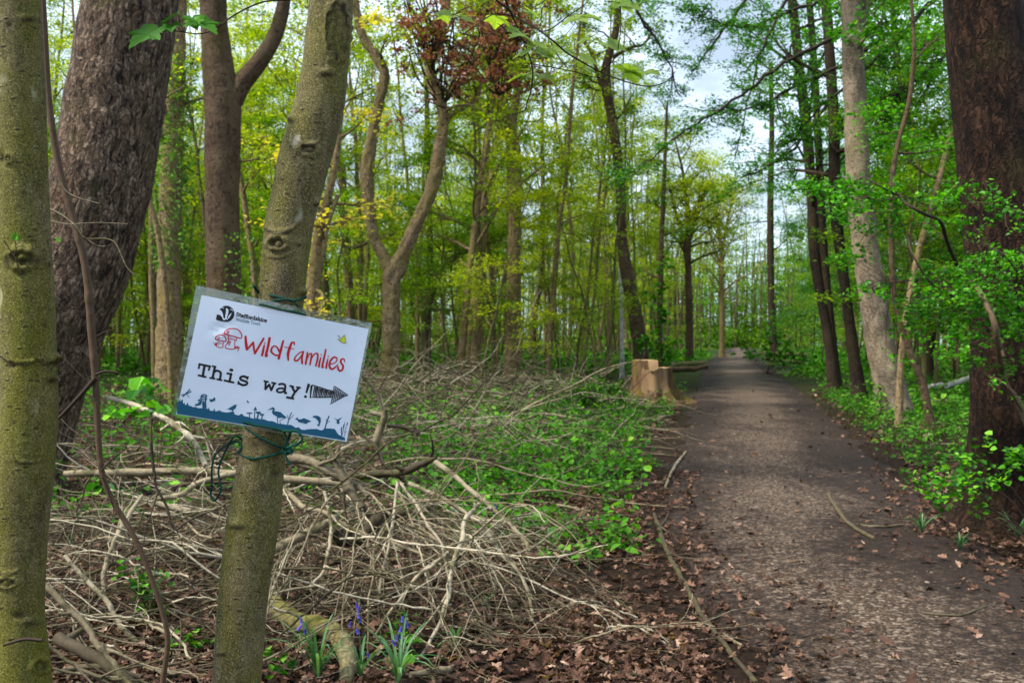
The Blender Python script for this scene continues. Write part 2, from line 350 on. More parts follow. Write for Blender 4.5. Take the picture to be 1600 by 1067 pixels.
# ------------------------------------------------------------------ ground and path
def build_ground():
    s = np.linspace(-1, 1, 221); xs = np.sinh(s*4.2)/math.sinh(4.2)*190
    s = np.linspace(0, 1, 261); ys = -8+340*(np.sinh(s*3.4)/math.sinh(3.4))
    X, Y = np.meshgrid(xs, ys); Z = gz(X, Y)
    n, m = X.shape
    mb = MB(); i = np.arange(n-1)[:, None]*m; j = np.arange(m-1)[None]
    f = np.stack([i+j, i+j+1, i+m+j+1, i+m+j], -1).reshape(-1, 4)
    mb.add(np.stack([X, Y, Z], -1).reshape(-1, 3), f)
    tag(mb.build('ground', ground_mat()), kind='structure')
    # the path: its own sheet that sinks below the earth along a ragged edge
    mb = MB(); ys = -8+338*(np.sinh(np.linspace(0, 1, 700)*3.2)/math.sinh(3.2)); u = np.linspace(-.22, 1.22, 61)
    Yp, U = np.meshgrid(ys, u, indexing='ij'); l = path_l(ys)[:, None]; r = path_r(ys)[:, None]
    Xp = l+(r-l)*U
    d = np.minimum(U, 1-U)*(r-l)
    nzv = np.array([mnoise.noise((x*1.3, y*1.3, 3.))*.20+mnoise.noise((x*5, y*5, 1.))*.08 for x, y in zip(Xp.ravel(), Yp.ravel())]).reshape(Xp.shape)
    dd = d+nzv
    k = 1+np.clip(Yp/25, 0, 8)
    Z = gz(Xp, Yp)+.004+np.clip(dd, -.4, .5)*.045*k+.008*np.sin(Xp*2.1+Yp*.6)*np.clip(dd*4, 0, 1)
    Z = np.where(dd < 0, Z-.03*k, Z)
    n, m = Xp.shape; i = np.arange(n-1)[:, None]*m; j = np.arange(m-1)[None]
    f = np.stack([i+j, i+j+1, i+m+j+1, i+m+j], -1).reshape(-1, 4)
    mb.add(np.stack([Xp, Yp, Z], -1).reshape(-1, 3), f, None, np.clip(np.exp(-((U-np.interp(Yp, [3.8, 9, 19], [.42, .45, .5]))/np.interp(Yp, [3.8, 9, 25], [.36, .27, .25]))**2), 0, 1).ravel())
    tag(mb.build('path', path_mat()), kind='structure')
def path_z(x, y):
    d = -path_dist(x, y); k = 1+np.clip(y/25, 0, 8)
    return gz(x, y)+.004+np.clip(d, 0, .5)*.045*k+.008*np.sin(x*2.1+y*.6)*np.clip(d*4, 0, 1)
build_ground()

def patch(x, y, sc_=1., seed=0.):
    """smooth 0..1 noise for scatter density"""
    return .5+.25*(np.sin(x*1.7*sc_+seed)*np.cos(y*1.3*sc_+seed*2)+np.sin((x+y)*2.3*sc_+seed*3)*.7+np.sin((x-y*1.4)*1.1*sc_+seed)*.8)
def scatter_view(rng, n, y0, y1, m=1.25, power=1.):
    """points in the camera's wedge, evenly dense on the ground"""
    t = rng.uniform(0, 1, n); y = (y0**(2*power)+(y1**(2*power)-y0**(2*power))*t)**(.5/power)
    x = rng.uniform(-1, 1, n)*.5145*m*y
    return x, y

def build_litter():
    rng = np.random.default_rng(5)
    mb = MB()
    for n, y0, y1, size in ((52000, 3.2, 10, .046), (26000, 9, 26, .06)):
        x, y = scatter_view(rng, n, y0, y1, 1.2, .62)
        d = path_dist(x, y)
        keep = rng.uniform(0, 1, n) < np.where(d > .15, .35+.65*(patch(x, y, 1.3, 2.) > .35), np.where(d > -.25, .30, np.where(d > -.6, .07, .02)))
        keep &= ~((y > 9) & (rng.uniform(0, 1, n) < .3))
        x, y = x[keep], y[keep]; d = d[keep]
        z = np.where(d > 0, gz(x, y), path_z(x, y))+rng.uniform(.004, .018, len(x))
        if y0 > 5: mb.leaves(np.stack([x, y, z], -1), size, rng, .55, .6, .36, vari=.4, rnd=rng.beta(1.4, 2.4, len(x)), droop=-.2)
        else:
            T = np.array([(0, 0), (.16, .10), (.28, .07), (.42, .25), (.55, .13), (.70, .24), (.82, .09), (1, 0), (.82, -.10), (.68, -.22), (.54, -.12), (.40, -.26), (.27, -.08), (.15, -.11), (.5, 0)])
            n = len(x); sz = size*np.exp(np.clip(rng.normal(0, .35, n), -1, .55)); k1 = rng.uniform(-.5, .9, n); k2 = rng.uniform(-1.2, 2.2, n); wd = rng.uniform(.8, 1.5, n); tw = rng.normal(0, .5, n)
            X = T[None, :, 0]-.5+rng.normal(0, .02, (n, 15)); Yl = T[None, :, 1]*wd[:, None]+rng.normal(0, .02, (n, 15))
            Zl = k1[:, None]*X**2+k2[:, None]*Yl**2*1.4+tw[:, None]*X*Yl*1.5+rng.normal(0, .02, (n, 15))
            L3 = np.stack([X, Yl, Zl], -1)*sz[:, None, None]
            az = rng.uniform(0, 6.3, n); nn = np.stack([rng.normal(0, .38, n), rng.normal(0, .38, n), np.ones(n)], -1); nn /= np.linalg.norm(nn, axis=1)[:, None]
            a = np.stack([np.cos(az), np.sin(az), 0*az], -1); a -= nn*(a*nn).sum(1)[:, None]; a /= np.linalg.norm(a, axis=1)[:, None]; b = np.cross(nn, a)
            V = np.stack([x, y, z+.004], -1)[:, None]+L3[..., :1]*a[:, None]+L3[..., 1:2]*b[:, None]+L3[..., 2:]*nn[:, None]
            fc = np.array([(14, i, (i+1) % 14) for i in range(14)]); mb.add(V.reshape(-1, 3), (np.arange(n)[:, None, None]*15+fc[None]).reshape(-1, 3), None, np.clip(np.repeat(rng.beta(1.4, 2.2, n), 15)+rng.normal(0, .06, n*15), 0, 1))
    tag(mb.build('fallen_leaves', M['litter'], sm=False), 'brown fallen leaves covering the bare earth beside the path', 'leaf litter', kind='stuff')
    # small stones on the path
    mb = MB(); n = 62000
    x, y = scatter_view(rng, n, 3.3, 17, 1.2, .6); x = rng.uniform(.6, 5.6, n); d = path_dist(x, y)
    keep = (d < .25) & (rng.uniform(0, 1, n) < np.exp(-(((x-path_l(y))/(path_r(y)-path_l(y))-.44)/.34)**2)*np.where(patch(x, y*.5, 1., .7) > .4, 1, .35)+.06) & (np.abs(x/y) < .62)
    x, y = x[keep], y[keep]; n = len(x)
    ico = np.array([(0, 0, 1), (.9, 0, .2), (.28, .85, .25), (-.72, .53, .2), (-.72, -.53, .25), (.28, -.85, .2), (0, 0, -.5)])
    fc = np.array([(0, 1, 2), (0, 2, 3), (0, 3, 4), (0, 4, 5), (0, 5, 1), (6, 2, 1), (6, 3, 2), (6, 4, 3), (6, 5, 4), (6, 1, 5)])
    s_ = .0048*np.exp(rng.normal(0, .5, n)); s_ = np.clip(s_, .002, .020)
    v = ico[None]*s_[:, None, None]*np.array([1, 1, .55])*rng.uniform(.6, 1.35, (n, 7, 1))
    a = rng.uniform(0, 6.3, n); ca, sa = np.cos(a)[:, None], np.sin(a)[:, None]
    vx = v[..., 0]*ca-v[..., 1]*sa; vy = v[..., 0]*sa+v[..., 1]*ca
    z = path_z(x, y)+.001
    V = np.stack([vx+x[:, None], vy+y[:, None], v[..., 2]+z[:, None]], -1).reshape(-1, 3)
    f = (np.arange(n)[:, None, None]*7+fc[None]).reshape(-1, 3)
    mb.add(V, f, None, np.repeat(rng.beta(1.5, 2.4, n), 7))
    tag(mb.build('gravel', M['stone'], sm=False), 'small loose stones strewn over the muddy path', 'gravel', kind='stuff')
    # fine twig litter
    mb = MB()
    x, y = scatter_view(rng, 3600, 3.4, 18, 1.2, .6)
    for i in range(len(x)):
        if path_dist(x[i], y[i]) < -.1 and rng.uniform() > .05: continue
        if x[i] > path_l(y[i]) and rng.uniform() < .75: continue
        if path_dist(x[i], y[i]) < .8 and rng.uniform() < .6: continue
        a = rng.uniform(0, 6.3); Ls = rng.uniform(.06, .35)*(1 if y[i] < 7 else 2.2)
        t = np.linspace(-.5, .5, 4)[:, None]; dr = np.array([math.cos(a), math.sin(a), 0.])
        p = np.array([x[i], y[i], 0.])+dr*Ls*t+np.array([-dr[1], dr[0], 0])*rng.normal(0, .02, (4, 1))
        p[:, 2] = gz(p[:, 0], p[:, 1])+.012+rng.uniform(0, .02, 4)
        mb.tube(p, np.linspace(1, .5, 4)*rng.uniform(.0015, .0045)*(1 if y[i] < 7 else 1.8), 4, rnd=rng.uniform(.05, .7), cap=False)
    tag(mb.build('twig_litter', M['twig']), 'thin broken twigs scattered over the leaf litter', 'twig litter', kind='stuff')
build_litter()

# ------------------------------------------------------------------ ground cover plants
def low_plants(mb, st, x, y, h, size, rng, per=14, spread=.10):
    n = len(x); z0 = gz(x, y)
    hh = h*np.exp(rng.normal(0, .5, n)); cl = rng.uniform(0, 1, n)
    idx = np.repeat(np.arange(n), per); t = rng.uniform(.15, 1, len(idx))
    px = x[idx]+rng.normal(0, spread, len(idx)); py = y[idx]+rng.normal(0, spread, len(idx))
    pz = z0[idx]+hh[idx]*t**.8
    mb.leaves(np.stack([px, py, pz], -1), size*(.6+.9*cl[idx]), rng, .6, .3, .36, oval=True, rnd=np.clip(.45*cl[idx]+.55*rng.uniform(0, 1, len(idx))*(.5+.5*t), 0, 1))
def build_cover():
    rng = np.random.default_rng(11)
    mb = MB()
    # left of the path: brambles and herbs in patches
    x, y = scatter_view(rng, 12000, 5.6, 19, 1.15, .7)
    px = 800+x/y*F; d = path_dist(x, y)
    dens = np.interp(px, [0, 350, 600, 720, 860, 1000, 1080], [.08, .10, .22, .8, 1., 1., 0])*np.interp(y, [5.6, 6.2, 7.0, 12, 18], [.02, .7, 1., 1, .9])
    keep = (d > .22) & (x < 3) & ~((px > 1003) & (y > 12.5)) & (rng.uniform(0, 1, len(x)) < dens*np.clip((patch(x, y, 1.2, 5.)-.22)*2.4, 0, 1)*np.clip((patch(x, y, 3.7, 2.)-.22)*2.5, .05, 1))
    x, y = x[keep], y[keep]
    low_plants(mb, None, x, y, .19, .036, rng, 15, .08)
    # right verge
    x, y = scatter_view(rng, 6000, 6.0, 26, 1.2, .75)
    px = 800+x/y*F; d = path_dist(x, y)
    keep = (d > .3) & (x > 2) & (rng.uniform(0, 1, len(x)) < np.interp(y, [6, 7.4, 8.5, 26], [.02, .25, 1., 1.]))
    x, y = x[keep], y[keep]
    low_plants(mb, None, x, y, .12, .035, rng, 14, .09)
    x, y = scatter_view(rng, 1500, 6.4, 18, 1.1, .7); keep = (path_dist(x, y) > .3) & (patch(x, y, 2.3, 4.) > .55); x, y = x[keep], y[keep]
    low_plants(mb, None, x, y, .34, .042, rng, 12, .06)
    tag(mb.build('ground_cover', M['bramble'], sm=False), 'low bright green leafy plants carpeting both sides of the path', 'ground cover', kind='stuff')
    # deeper in the wood
    mb = MB(); x, y = scatter_view(rng, 11000, 16, 100, 1.45, .6)
    keep = (path_dist(x, y) > .6) & (patch(x, y, .35, 1.) > .28) & ((x > 2+y*.15) | (y > 36) | (rng.uniform(0, 1, len(x)) < .45))
    x, y = x[keep], y[keep]
    n = len(x)
    for lo, hi, sz, h in ((16, 34, .065, .22), (34, 95, .15, .45)):
        k = (y >= lo) & (y < hi)
        low_plants(mb, None, x[k], y[k], h, sz, rng, 13, .28)
    tag(mb.build('undergrowth', M['bramble'], sm=False), 'low leafy undergrowth between the tree trunks deep in the wood', 'undergrowth', kind='stuff')
    # short grass along the edges
    mb = MB(); 
    x, y = scatter_view(rng, 7000, 5., 14, 1.1, .7); d = path_dist(x, y)
    keep = (d > .2) & (rng.uniform(0, 1, len(x)) < np.where(x > 2, .8, .25)*np.clip((patch(x, y, 1.6, 9.)-.45)*4, 0, 1))
    x, y = x[keep], y[keep]; n = len(x)
    h = rng.uniform(.04, .14, n); a = rng.uniform(0, 6.3, n); w = .003
    z = gz(x, y); b = np.stack([x, y, z], -1); s1 = np.stack([np.cos(a)*w, np.sin(a)*w, 0*a], -1)
    ln = np.stack([rng.normal(0, .4, n)*h, rng.normal(0, .4, n)*h, h], -1)
    V = np.stack([b-s1, b+s1, b+ln*.6+s1*.8, b+ln], 1).reshape(-1, 3)
    f = (np.arange(n)[:, None]*4+np.array([[0, 1, 2, 3]]))
    mb.add(V, f, None, np.repeat(rng.uniform(0, 1, n), 4))
    tag(mb.build('grass', M['blade'], sm=False), 'short green grass blades at the edges of the path', 'grass', kind='stuff')
build_cover()

# ------------------------------------------------------------------ trees
def limb(rng, p0, d0, Ls, r0, r1, n, wob, trop=0.):
    d = np.array(d0, float); d /= np.linalg.norm(d); p = np.array(p0, float); pts = [p.copy()]
    for i in range(n):
        d = d+rng.normal(0, wob, 3); d[2] += trop; d /= np.linalg.norm(d); p = p+d*Ls/n; pts.append(p.copy())
    return np.array(pts), np.linspace(r0, r1, n+1)
def crown_on(rng, tb, leafp, tpts, trad, z0, nlimb, Llimb, elev=(.1, .8), sub=5, twigs=4, side=5, avoid=None):
    """limbs, sub-branches and leaf points along the part of a stem above height z0 (local)"""
    zs = tpts[:, 2]; ok = np.where(zs >= z0)[0]
    if len(ok) < 2: ok = np.arange(len(tpts)-3, len(tpts))
    az = rng.uniform(0, 6.3)
    for k in range(nlimb):
        i = ok[int(len(ok)*((k+rng.uniform(0, .9))/nlimb)) % len(ok)]; fr = (k+.5)/nlimb
        az += 2.4+rng.normal(0, .4); el = rng.uniform(*elev)
        Lk = Llimb*(1-.55*fr)*rng.uniform(.7, 1.2)
        d = (math.cos(az)*math.cos(el), math.sin(az)*math.cos(el), math.sin(el))
        r0 = min(trad[i]*.55, .012+.02*Lk)
        lp, lr = limb(rng, tpts[i], d, Lk, r0, .006, 7, .17, .03)
        tb.tube(lp, lr, side, cap=False)
        for s_ in range(sub):
            j = rng.integers(2, 8); d2 = (lp[min(j, 7)]-lp[min(j, 7)-1]); d2 = d2/np.linalg.norm(d2)+rng.normal(0, .65, 3)*np.array([1, 1, .45])
            sp, sr = limb(rng, lp[min(j, 7)], d2, Lk*rng.uniform(.3, .55), lr[min(j, 7)]*.7, .003, 5, .2, .0)
            tb.tube(sp, sr, 4 if side > 4 else 3, cap=False)
            for w_ in range(twigs):
                q = sp[rng.integers(1, 6)]; d3 = rng.normal(0, 1, 3)*np.array([1, 1, .35])
                tp, tr = limb(rng, q, d3, Lk*.18*rng.uniform(.6, 1.4), .004, .0015, 3, .2)
                if side > 4: tb.tube(tp, tr, 3, cap=False)
                leafp.append(tp[1:])
            leafp.append(sp[2:])
def sprays(rng, leafp, per, spread, flat=.3):
    if not leafp: return np.zeros((0, 3)), np.zeros(0)
    p = np.concatenate(leafp); n = len(p); idx = np.repeat(np.arange(n), per)
    c = rng.uniform(0, 1, n)
    q = p[idx]+rng.normal(0, spread, (len(idx), 3))*np.array([1, 1, flat])
    return q, np.clip(.5*c[idx]+.5*rng.uniform(0, 1, len(idx)), 0, 1)

def proto(kind, seed, bark, leafm):
    rng = np.random.default_rng(seed); tb = MB(); lb = MB(); lp = []
    if kind == 'tall':
        H = rng.uniform(15, 19); r = rng.uniform(.12, .19)
        tp, _ = limb(rng, (0, 0, -.1), (rng.normal(0, .03), rng.normal(0, .03), 1), H, 1, 1, 22, .045, .03)
        tr = np.interp(np.linspace(0, 1, 23), [0, .04, .5, 1], [r*1.35, r, r*.6, .02])
        tb.tube(smooth(tp, 2), np.interp(np.linspace(0, 1, 45), np.linspace(0, 1, 23), tr), 9, rng, .04)
        crown_on(rng, tb, lp, tp, tr, H*rng.uniform(.2, .34), 22, 3.6, (.1, .9), 5, 3, 4)
        q, c = sprays(rng, lp, 7, .25); lb.leaves(q, .10, rng, .5, rnd=c)
    elif kind == 'under':
        H = rng.uniform(5, 8.5); r = rng.uniform(.03, .055)
        tp, _ = limb(rng, (0, 0, -.05), (rng.normal(0, .08), rng.normal(0, .08), 1), H, 1, 1, 16, .08, .03)
        tr = np.linspace(r, .008, 17)
        tb.tube(smooth(tp, 2), np.linspace(r, .008, 33), 6)
        crown_on(rng, tb, lp, tp, tr, H*rng.uniform(.12, .25), 16, 1.9, (-.1, .5), 4, 3, 4)
        q, c = sprays(rng, lp, 7, .18, .22); lb.leaves(q, .075, rng, .35, rnd=c)
    else:  # bare pole
        H = rng.uniform(11, 16); r = rng.uniform(.055, .11)
        tp, _ = limb(rng, (0, 0, -.05), (rng.normal(0, .04), rng.normal(0, .04), 1), H, 1, 1, 18, .05, .03)
        tr = np.linspace(r, .012, 19)
        tb.tube(smooth(tp, 2), np.linspace(r, .018, 37), 6)
        crown_on(rng, tb, lp, tp, tr, H*.32, 13, 1.7, (.2, .9), 4, 2, 4)
        q, c = sprays(rng, lp, 4, .16, .3); lb.leaves(q, .08, rng, .5, rnd=c)
    root = empty({'tall': 'forest_tree', 'under': 'understorey_sapling', 'pole': 'slim_tree'}[kind], (0, 0, 0))
    tb.build('trunk', M[bark], root); lb.build('crown', M[leafm], root, sm=False)
    root['H'] = H
    return root

YSKY_X = [-400, 560, 700, 820, 930, 1000, 1060, 1110, 1160, 1200, 1240, 1290, 1340, 2200]
YSKY_Y = [-900, -900, -600, -200, 10, 130, 235, 300, 335, 290, 60, -350, -900, -900]
def tree_label(kind, x, y, px):
    side = 'left' if x < path_l(y) else 'right'
    far = 'far' if y > 55 else 'mid'
    if kind == 'tall':
        t = {('left', 'mid'): 'tall leafy tree standing among many in the wood left of the path',
             ('left', 'far'): 'distant tall tree in the dense far wood left of the path',
             ('right', 'mid'): 'tall leafy tree in the shaded wood right of the path',
             ('right', 'far'): 'distant tall tree lining the far right side of the path'}[(side, far)]
        g = 'tall trees %s of the path, %s' % (side, 'far off' if far == 'far' else 'middle distance')
        return t, 'tree', g
    if kind == 'under':
        t = {('left', 'mid'): 'bushy bright green sapling growing between trunks left of the path',
             ('left', 'far'): 'distant green sapling between the trunks of the left wood',
             ('right', 'mid'): 'bushy green sapling in the shade right of the path',
             ('right', 'far'): 'distant green sapling beside the far path on the right'}[(side, far)]
        return t, 'sapling', 'saplings %s of the path, %s' % (side, 'far off' if far == 'far' else 'middle distance')
    t = {('left', 'mid'): 'slim straight bare stemmed pole tree in the wood left of the path',
         ('left', 'far'): 'distant slim bare stemmed pole tree in the left wood',
         ('right', 'mid'): 'slim straight bare stemmed pole tree right of the path',
         ('right', 'far'): 'distant slim bare stemmed pole tree in the right wood'}[(side, far)]
    return t, 'slim tree', 'slim pole trees %s of the path, %s' % (side, 'far off' if far == 'far' else 'middle distance')

KEEP_OUT = []      # (x, y, r) of hand placed trees, filled before the woods are planted

def px_tree(name, label, Y, stems, bark, leafm='leaf', H=14, crown_z=5., nl=12, Ll=2.6, leaf=.09, per=6, seed=1, sides=14, rough=.04,
            cat='tree', spread=.18, group=None, flare=1.3, sub=5, elev=(.1, .8), extra=None, base_to_ground=True):
    """a tree traced from the photo: stems = lists of (px, py, width px[, dY]); first stem is the trunk, listed from its foot up"""
    rng = np.random.default_rng(seed); tb = MB(); lb = MB(); lp = []
    s0 = stems[0]; b = P(s0[0][0], s0[0][1], Y)
    gx, gy = b[0], Y; g = float(gz(gx, gy)); base = np.array((gx, gy, g))
    for si, st in enumerate(stems):
        rows = []
        for q in st:
            dY = q[3] if len(q) > 3 else 0
            p = P(q[0], q[1], Y+dY); rows.append((*p, q[2]/2/F*(Y+dY)))
        rows = np.array(rows)
        if si == 0 and base_to_ground:
            if rows[0, 2] > g+.02: rows = np.vstack([[rows[0, 0], rows[0, 1], g-.05, rows[0, 3]*1.05], rows])
            rows[0, 2] = g-.05
        top = rows[-1]
        if top[2] < H and si == 0 or (len(st[0]) > 4):
            d = rows[-1, :3]-rows[-2, :3]; d /= np.linalg.norm(d); d[2] = max(d[2], .6)
            k = max(3, int((H-top[2])/1.2)); ep, er = limb(rng, top[:3], d, (H-top[2])*1.05, top[3], .02, k, .06, .03)
            rows = np.vstack([rows, np.column_stack([ep[1:], er[1:]])])
        rs = dense(rows, .07 if Y < 36 else .2); pts, rad = rs[:, :3], np.clip(rs[:, 3], .004, None).copy()
        if si == 0: rad *= 1+(flare-1)*np.exp(-np.clip(pts[:, 2]-g, 0, None)/.28)
        def dsp(th, ln, p, u, w, R, sd=seed):
            out = np.zeros(R.shape)
            for a in range(R.shape[0]):
                for c_ in range(R.shape[1]):
                    out[a, c_] = mnoise.noise((math.cos(th[c_])*1.6+sd, math.sin(th[c_])*1.6, ln[a]*2.2))*.6+mnoise.noise((math.cos(th[c_])*1.4, math.sin(th[c_])*1.4+sd, ln[a]*5.5))*.6+mnoise.noise((math.cos(th[c_])*3, math.sin(th[c_])*3+sd, ln[a]*13))*.25
            return out*R*rough*4, np.zeros(R.shape)
        tb.tube(pts, rad, sides if si == 0 else max(7, sides-3), disp=dsp)
        n_here = nl if si == 0 else max(3, nl//2)
        if nl: crown_on(rng, tb, lp, pts-0, rad, max(crown_z, rows[:, 2].min()+.3), n_here, Ll, elev, sub, 3, 5)
    root = empty(name, base)
    tb.build('trunk', M[bark], root, base, knots=True)
    if nl:
        q, c = sprays(rng, lp, per, spread, .3); lb.leaves(q, leaf, rng, .45, rnd=c); lb.build('crown', M[leafm], root, base, sm=False)
    if extra: extra(root, base, rng)
    tag(root, label, cat, group); KEEP_OUT.append((gx, gy, 1.))
    return root

def ivy_part(x0, x1, y0, y1, Y, n, w=.12, size=.06):
    """ivy climbing a trunk between two picture heights"""
    def f(root, base, rng):
        mb = MB(); t = rng.uniform(0, 1, n); pts = np.array([P(x0+(x1-x0)*a, y0+(y1-y0)*a, Y) for a in t])
        r = w*(1+rng.normal(0, .25, n)); th = rng.uniform(0, 6.3, n)
        pts[:, 0] += np.cos(th)*r; pts[:, 1] += np.sin(th)*r
        mb.leaves(pts, size, rng, .9, up=.5); mb.build('ivy', M['ivy'], root, base, sm=False)
    return f
def copper_part(spots, Y, n, sd=.45, size=.10, anchors=((692, 165), (675, 120), (690, 60))):
    def f(root, base, rng):
        mb = MB()
        tw = MB()
        for (px, py, wd) in spots:
            for q_ in range(7):
                c = P(px+rng.normal(0, 21*wd), py+rng.normal(0, 20*wd), Y+rng.normal(0, .5)); d = rng.normal(0, 1, 3)*np.array([1, .6, .6])
                p, r = limb(rng, c, d, rng.uniform(.4, .9), .012, .004, 6, .3); an = P(*anchors[rng.integers(0, len(anchors))], Y+.4)
                tp = smooth(np.vstack([an, (an+c)/2+rng.normal(0, .12, 3), p]), 3); tw.tube(tp, np.linspace(.022, .004, len(tp)), 4, cap=False)
                k = int(n*wd/7); cl = p[rng.integers(1, 7, max(3, k//9))]+rng.normal(0, .10, (max(3, k//9), 3))
                mb.leaves(cl[rng.integers(0, len(cl), k)]+rng.normal(0, .05, (k, 3)), size, rng, 1.2, up=.2)
        tw.build('copper_twigs', M['dark'], root, base)
        mb.build('copper_foliage', M['copper'], root, base, sm=False)
    return f

def build_named_trees():
    T = px_tree
    T('oak_tree', 'huge leaning tree with deeply fissured brown bark behind the left edge trunk', 8.0,
      [[(-12, 800, 175), (15, 700, 165), (72, 533, 155), (128, 400, 150), (165, 250, 150), (190, 100, 146), (204, 0, 142), (215, -120, 136), (225, -300, 120)]],
      'oak', 'leaf', H=13, crown_z=7, nl=8, Ll=3, seed=3, sides=40, rough=.012, flare=1.25)
    T('sycamore_tree', 'thick smooth brown forked tree rising behind the top of the sign', 15,
      [[(352, 640, 60), (350, 450, 54), (348, 350, 52), (347, 250, 54), (348, 170, 56), (340, 100, 48), (335, 40, 42), (330, -40, 40)],
       [(358, 165, 34), (378, 130, 30), (403, 100, 27), (425, 65, 24), (438, 30, 22), (450, -30, 20)]],
      'brown', 'leaf', H=13, crown_z=6.4, nl=9, Ll=2.6, seed=4, sides=22, rough=.02, extra=ivy_part(368, 372, 360, 470, 14.9, 260, .20, .055))
    T('ivy_clad_tree', 'pale trunk wrapped in light green ivy left of the sign', 22,
      [[(265, 620, 44), (264, 500, 38), (266, 350, 36), (270, 200, 32), (275, 80, 28), (280, -40, 24)]],
      'grey', 'leaf2', H=14, crown_z=4.5, nl=10, Ll=2.2, seed=5, extra=ivy_part(268, 275, 420, 90, 22, 2600, .33, .075))
    T('leaning_sapling', 'thin pale leaning stem beside the ivy clad trunk', 18,
      [[(268, 620, 9), (264, 533, 9), (258, 450, 9), (246, 360, 9), (232, 310, 8), (218, 270, 7), (205, 220, 6)]],
      'grey', 'leaf', H=7, crown_z=4.4, nl=4, Ll=1., leaf=.07, seed=6, cat='sapling', rough=.01)
    T('yellow_leaved_sapling', 'pale twin stemmed sapling with yellow leaves just right of the sign pole', 15,
      [[(487, 640, 24), (487, 480, 21), (492, 420, 19), (498, 360, 15), (512, 310, 13), (525, 250, 11), (531, 200, 8)],
       [(492, 460, 12), (503, 400, 10), (512, 350, 8), (530, 300, 7)]],
      'grey', 'leafy', H=6.0, crown_z=2.0, nl=9, Ll=1.15, leaf=.075, per=2, seed=7, cat='sapling', spread=.11, sub=4, elev=(-.1, .3), rough=.02)
    T('forked_tree', 'gnarled V forked tree with knobbly pale bark and copper leaves at its top', 24,
      [[(608, 610, 34), (610, 560, 29), (612, 500, 26), (613, 450, 27), (616, 425, 30), (630, 395, 22), (652, 345, 20), (674, 295, 20), (686, 240, 19), (692, 175, 17), (672, 110, 16), (690, 50, 15), (700, -20, 13)],
       [(612, 430, 22), (600, 402, 19), (583, 368, 18), (576, 310, 18), (574, 265, 19), (579, 225, 17), (591, 165, 15), (600, 118, 16), (585, 85, 14), (566, 55, 13), (556, 10, 12), (550, -60, 11)],
       [(690, 200, 10), (705, 180, 9), (730, 165, 7), (748, 150, 5), (752, 120, 4)]],
      'grey', 'leaf2', H=13, crown_z=6.6, nl=9, Ll=2.0, per=3, seed=8, sides=22, rough=.10, extra=copper_part([(655, 20, 1.), (690, 70, 1.2), (705, 115, 1.), (690, 145, .8), (650, 75, .7), (725, 30, 1.), (660, -20, 1.), (730, 95, .8)], 23.6, 360, .42, .085))
    T('leaning_tree', 'mossy tree bending right low down with one long side branch', 33,
      [[(664, 575, 18), (666, 520, 16), (668, 480, 16), (676, 450, 14), (684, 425, 13), (712, 400, 10), (740, 385, 7)],
       [(670, 470, 12), (672, 380, 10), (670, 300, 9), (668, 200, 8), (665, 120, 7)]],
      'mossy', 'leaf', H=5, crown_z=2.2, nl=8, Ll=2, seed=9, elev=(-.1, .5))
    T('grey_tree', 'straight grey trunk that splits near its top between forked tree and leaning dark tree', 31,
      [[(801, 592, 26), (801, 540, 23), (803, 450, 22), (804, 350, 21), (805, 260, 20), (800, 210, 20), (794, 180, 17), (780, 150, 12), (770, 110, 10), (765, 50, 8), (768, -20, 8)],
       [(800, 200, 12), (806, 160, 12), (812, 110, 11), (825, 60, 9), (830, 0, 8)],
       [(803, 240, 7), (780, 180, 7), (772, 140, 6), (750, 90, 5)]],
      'grey', 'leaf2', H=14, crown_z=6.8, nl=9, Ll=2.4, per=3, seed=10, sides=14, rough=.04, extra=copper_part([(775, 60, 1.), (800, 90, 1.), (820, 40, .8), (750, 20, 1.), (815, 110, .6), (770, 100, .7), (790, 0, 1.)], 26, 420, .5, .10, ((780, 150), (770, 110), (825, 60))))
    T('dark_leaning_tree', 'dark sinuous trunk curving up left behind the stump', 30,
      [[(1003, 585, 29), (1000, 545, 24), (994, 500, 22), (984, 450, 21), (975, 400, 18), (971, 350, 15), (970, 300, 16), (964, 240, 16), (955, 180, 16), (946, 120, 15), (952, 85, 13), (962, 50, 11), (965, 10, 10), (962, -40, 9)],
       [(950, 150, 8), (935, 120, 7), (925, 85, 6), (912, 60, 6), (915, 20, 5)],
       [(958, 90, 7), (985, 75, 5), (1005, 70, 4), (1020, 50, 3)]],
      'brown', 'leaf', H=13.5, crown_z=7.5, nl=5, Ll=1.8, per=3, seed=11, rough=.04)
    T('birch_tree', 'thin white birch stem standing close left of dark sinuous trunk', 34,
      [[(972, 560, 7), (971, 480, 6), (969, 400, 6), (966, 320, 5), (965, 250, 4)]],
      'birch', 'leaf', H=9, crown_z=5, nl=6, Ll=1.3, seed=12, per=3, rough=.01)
    T('sapling_tree', 'slender tree with light leaves over the left verge beyond the stump', 38,
      [[(1030, 580, 11), (1031, 500, 9), (1033, 400, 8), (1037, 300, 7), (1040, 220, 5), (1042, 170, 4)]],
      'brown', 'leaf', H=10.5, crown_z=3.6, nl=10, Ll=1.9, seed=13, per=3, rough=.02)
    T('yellow_crowned_tree', 'tree with a rounded yellow green crown at the left side of the far path', 46,
      [[(1077, 572, 13), (1077, 480, 11), (1075, 400, 10), (1076, 340, 9), (1070, 300, 6)],
       [(1076, 380, 7), (1090, 330, 6), (1105, 290, 4)], [(1075, 400, 6), (1058, 340, 5), (1045, 290, 4)]],
      'brown', 'leaf2', H=11, crown_z=4.6, nl=22, Ll=2.6, seed=14, rough=.02, per=5, leaf=.10, spread=.26)
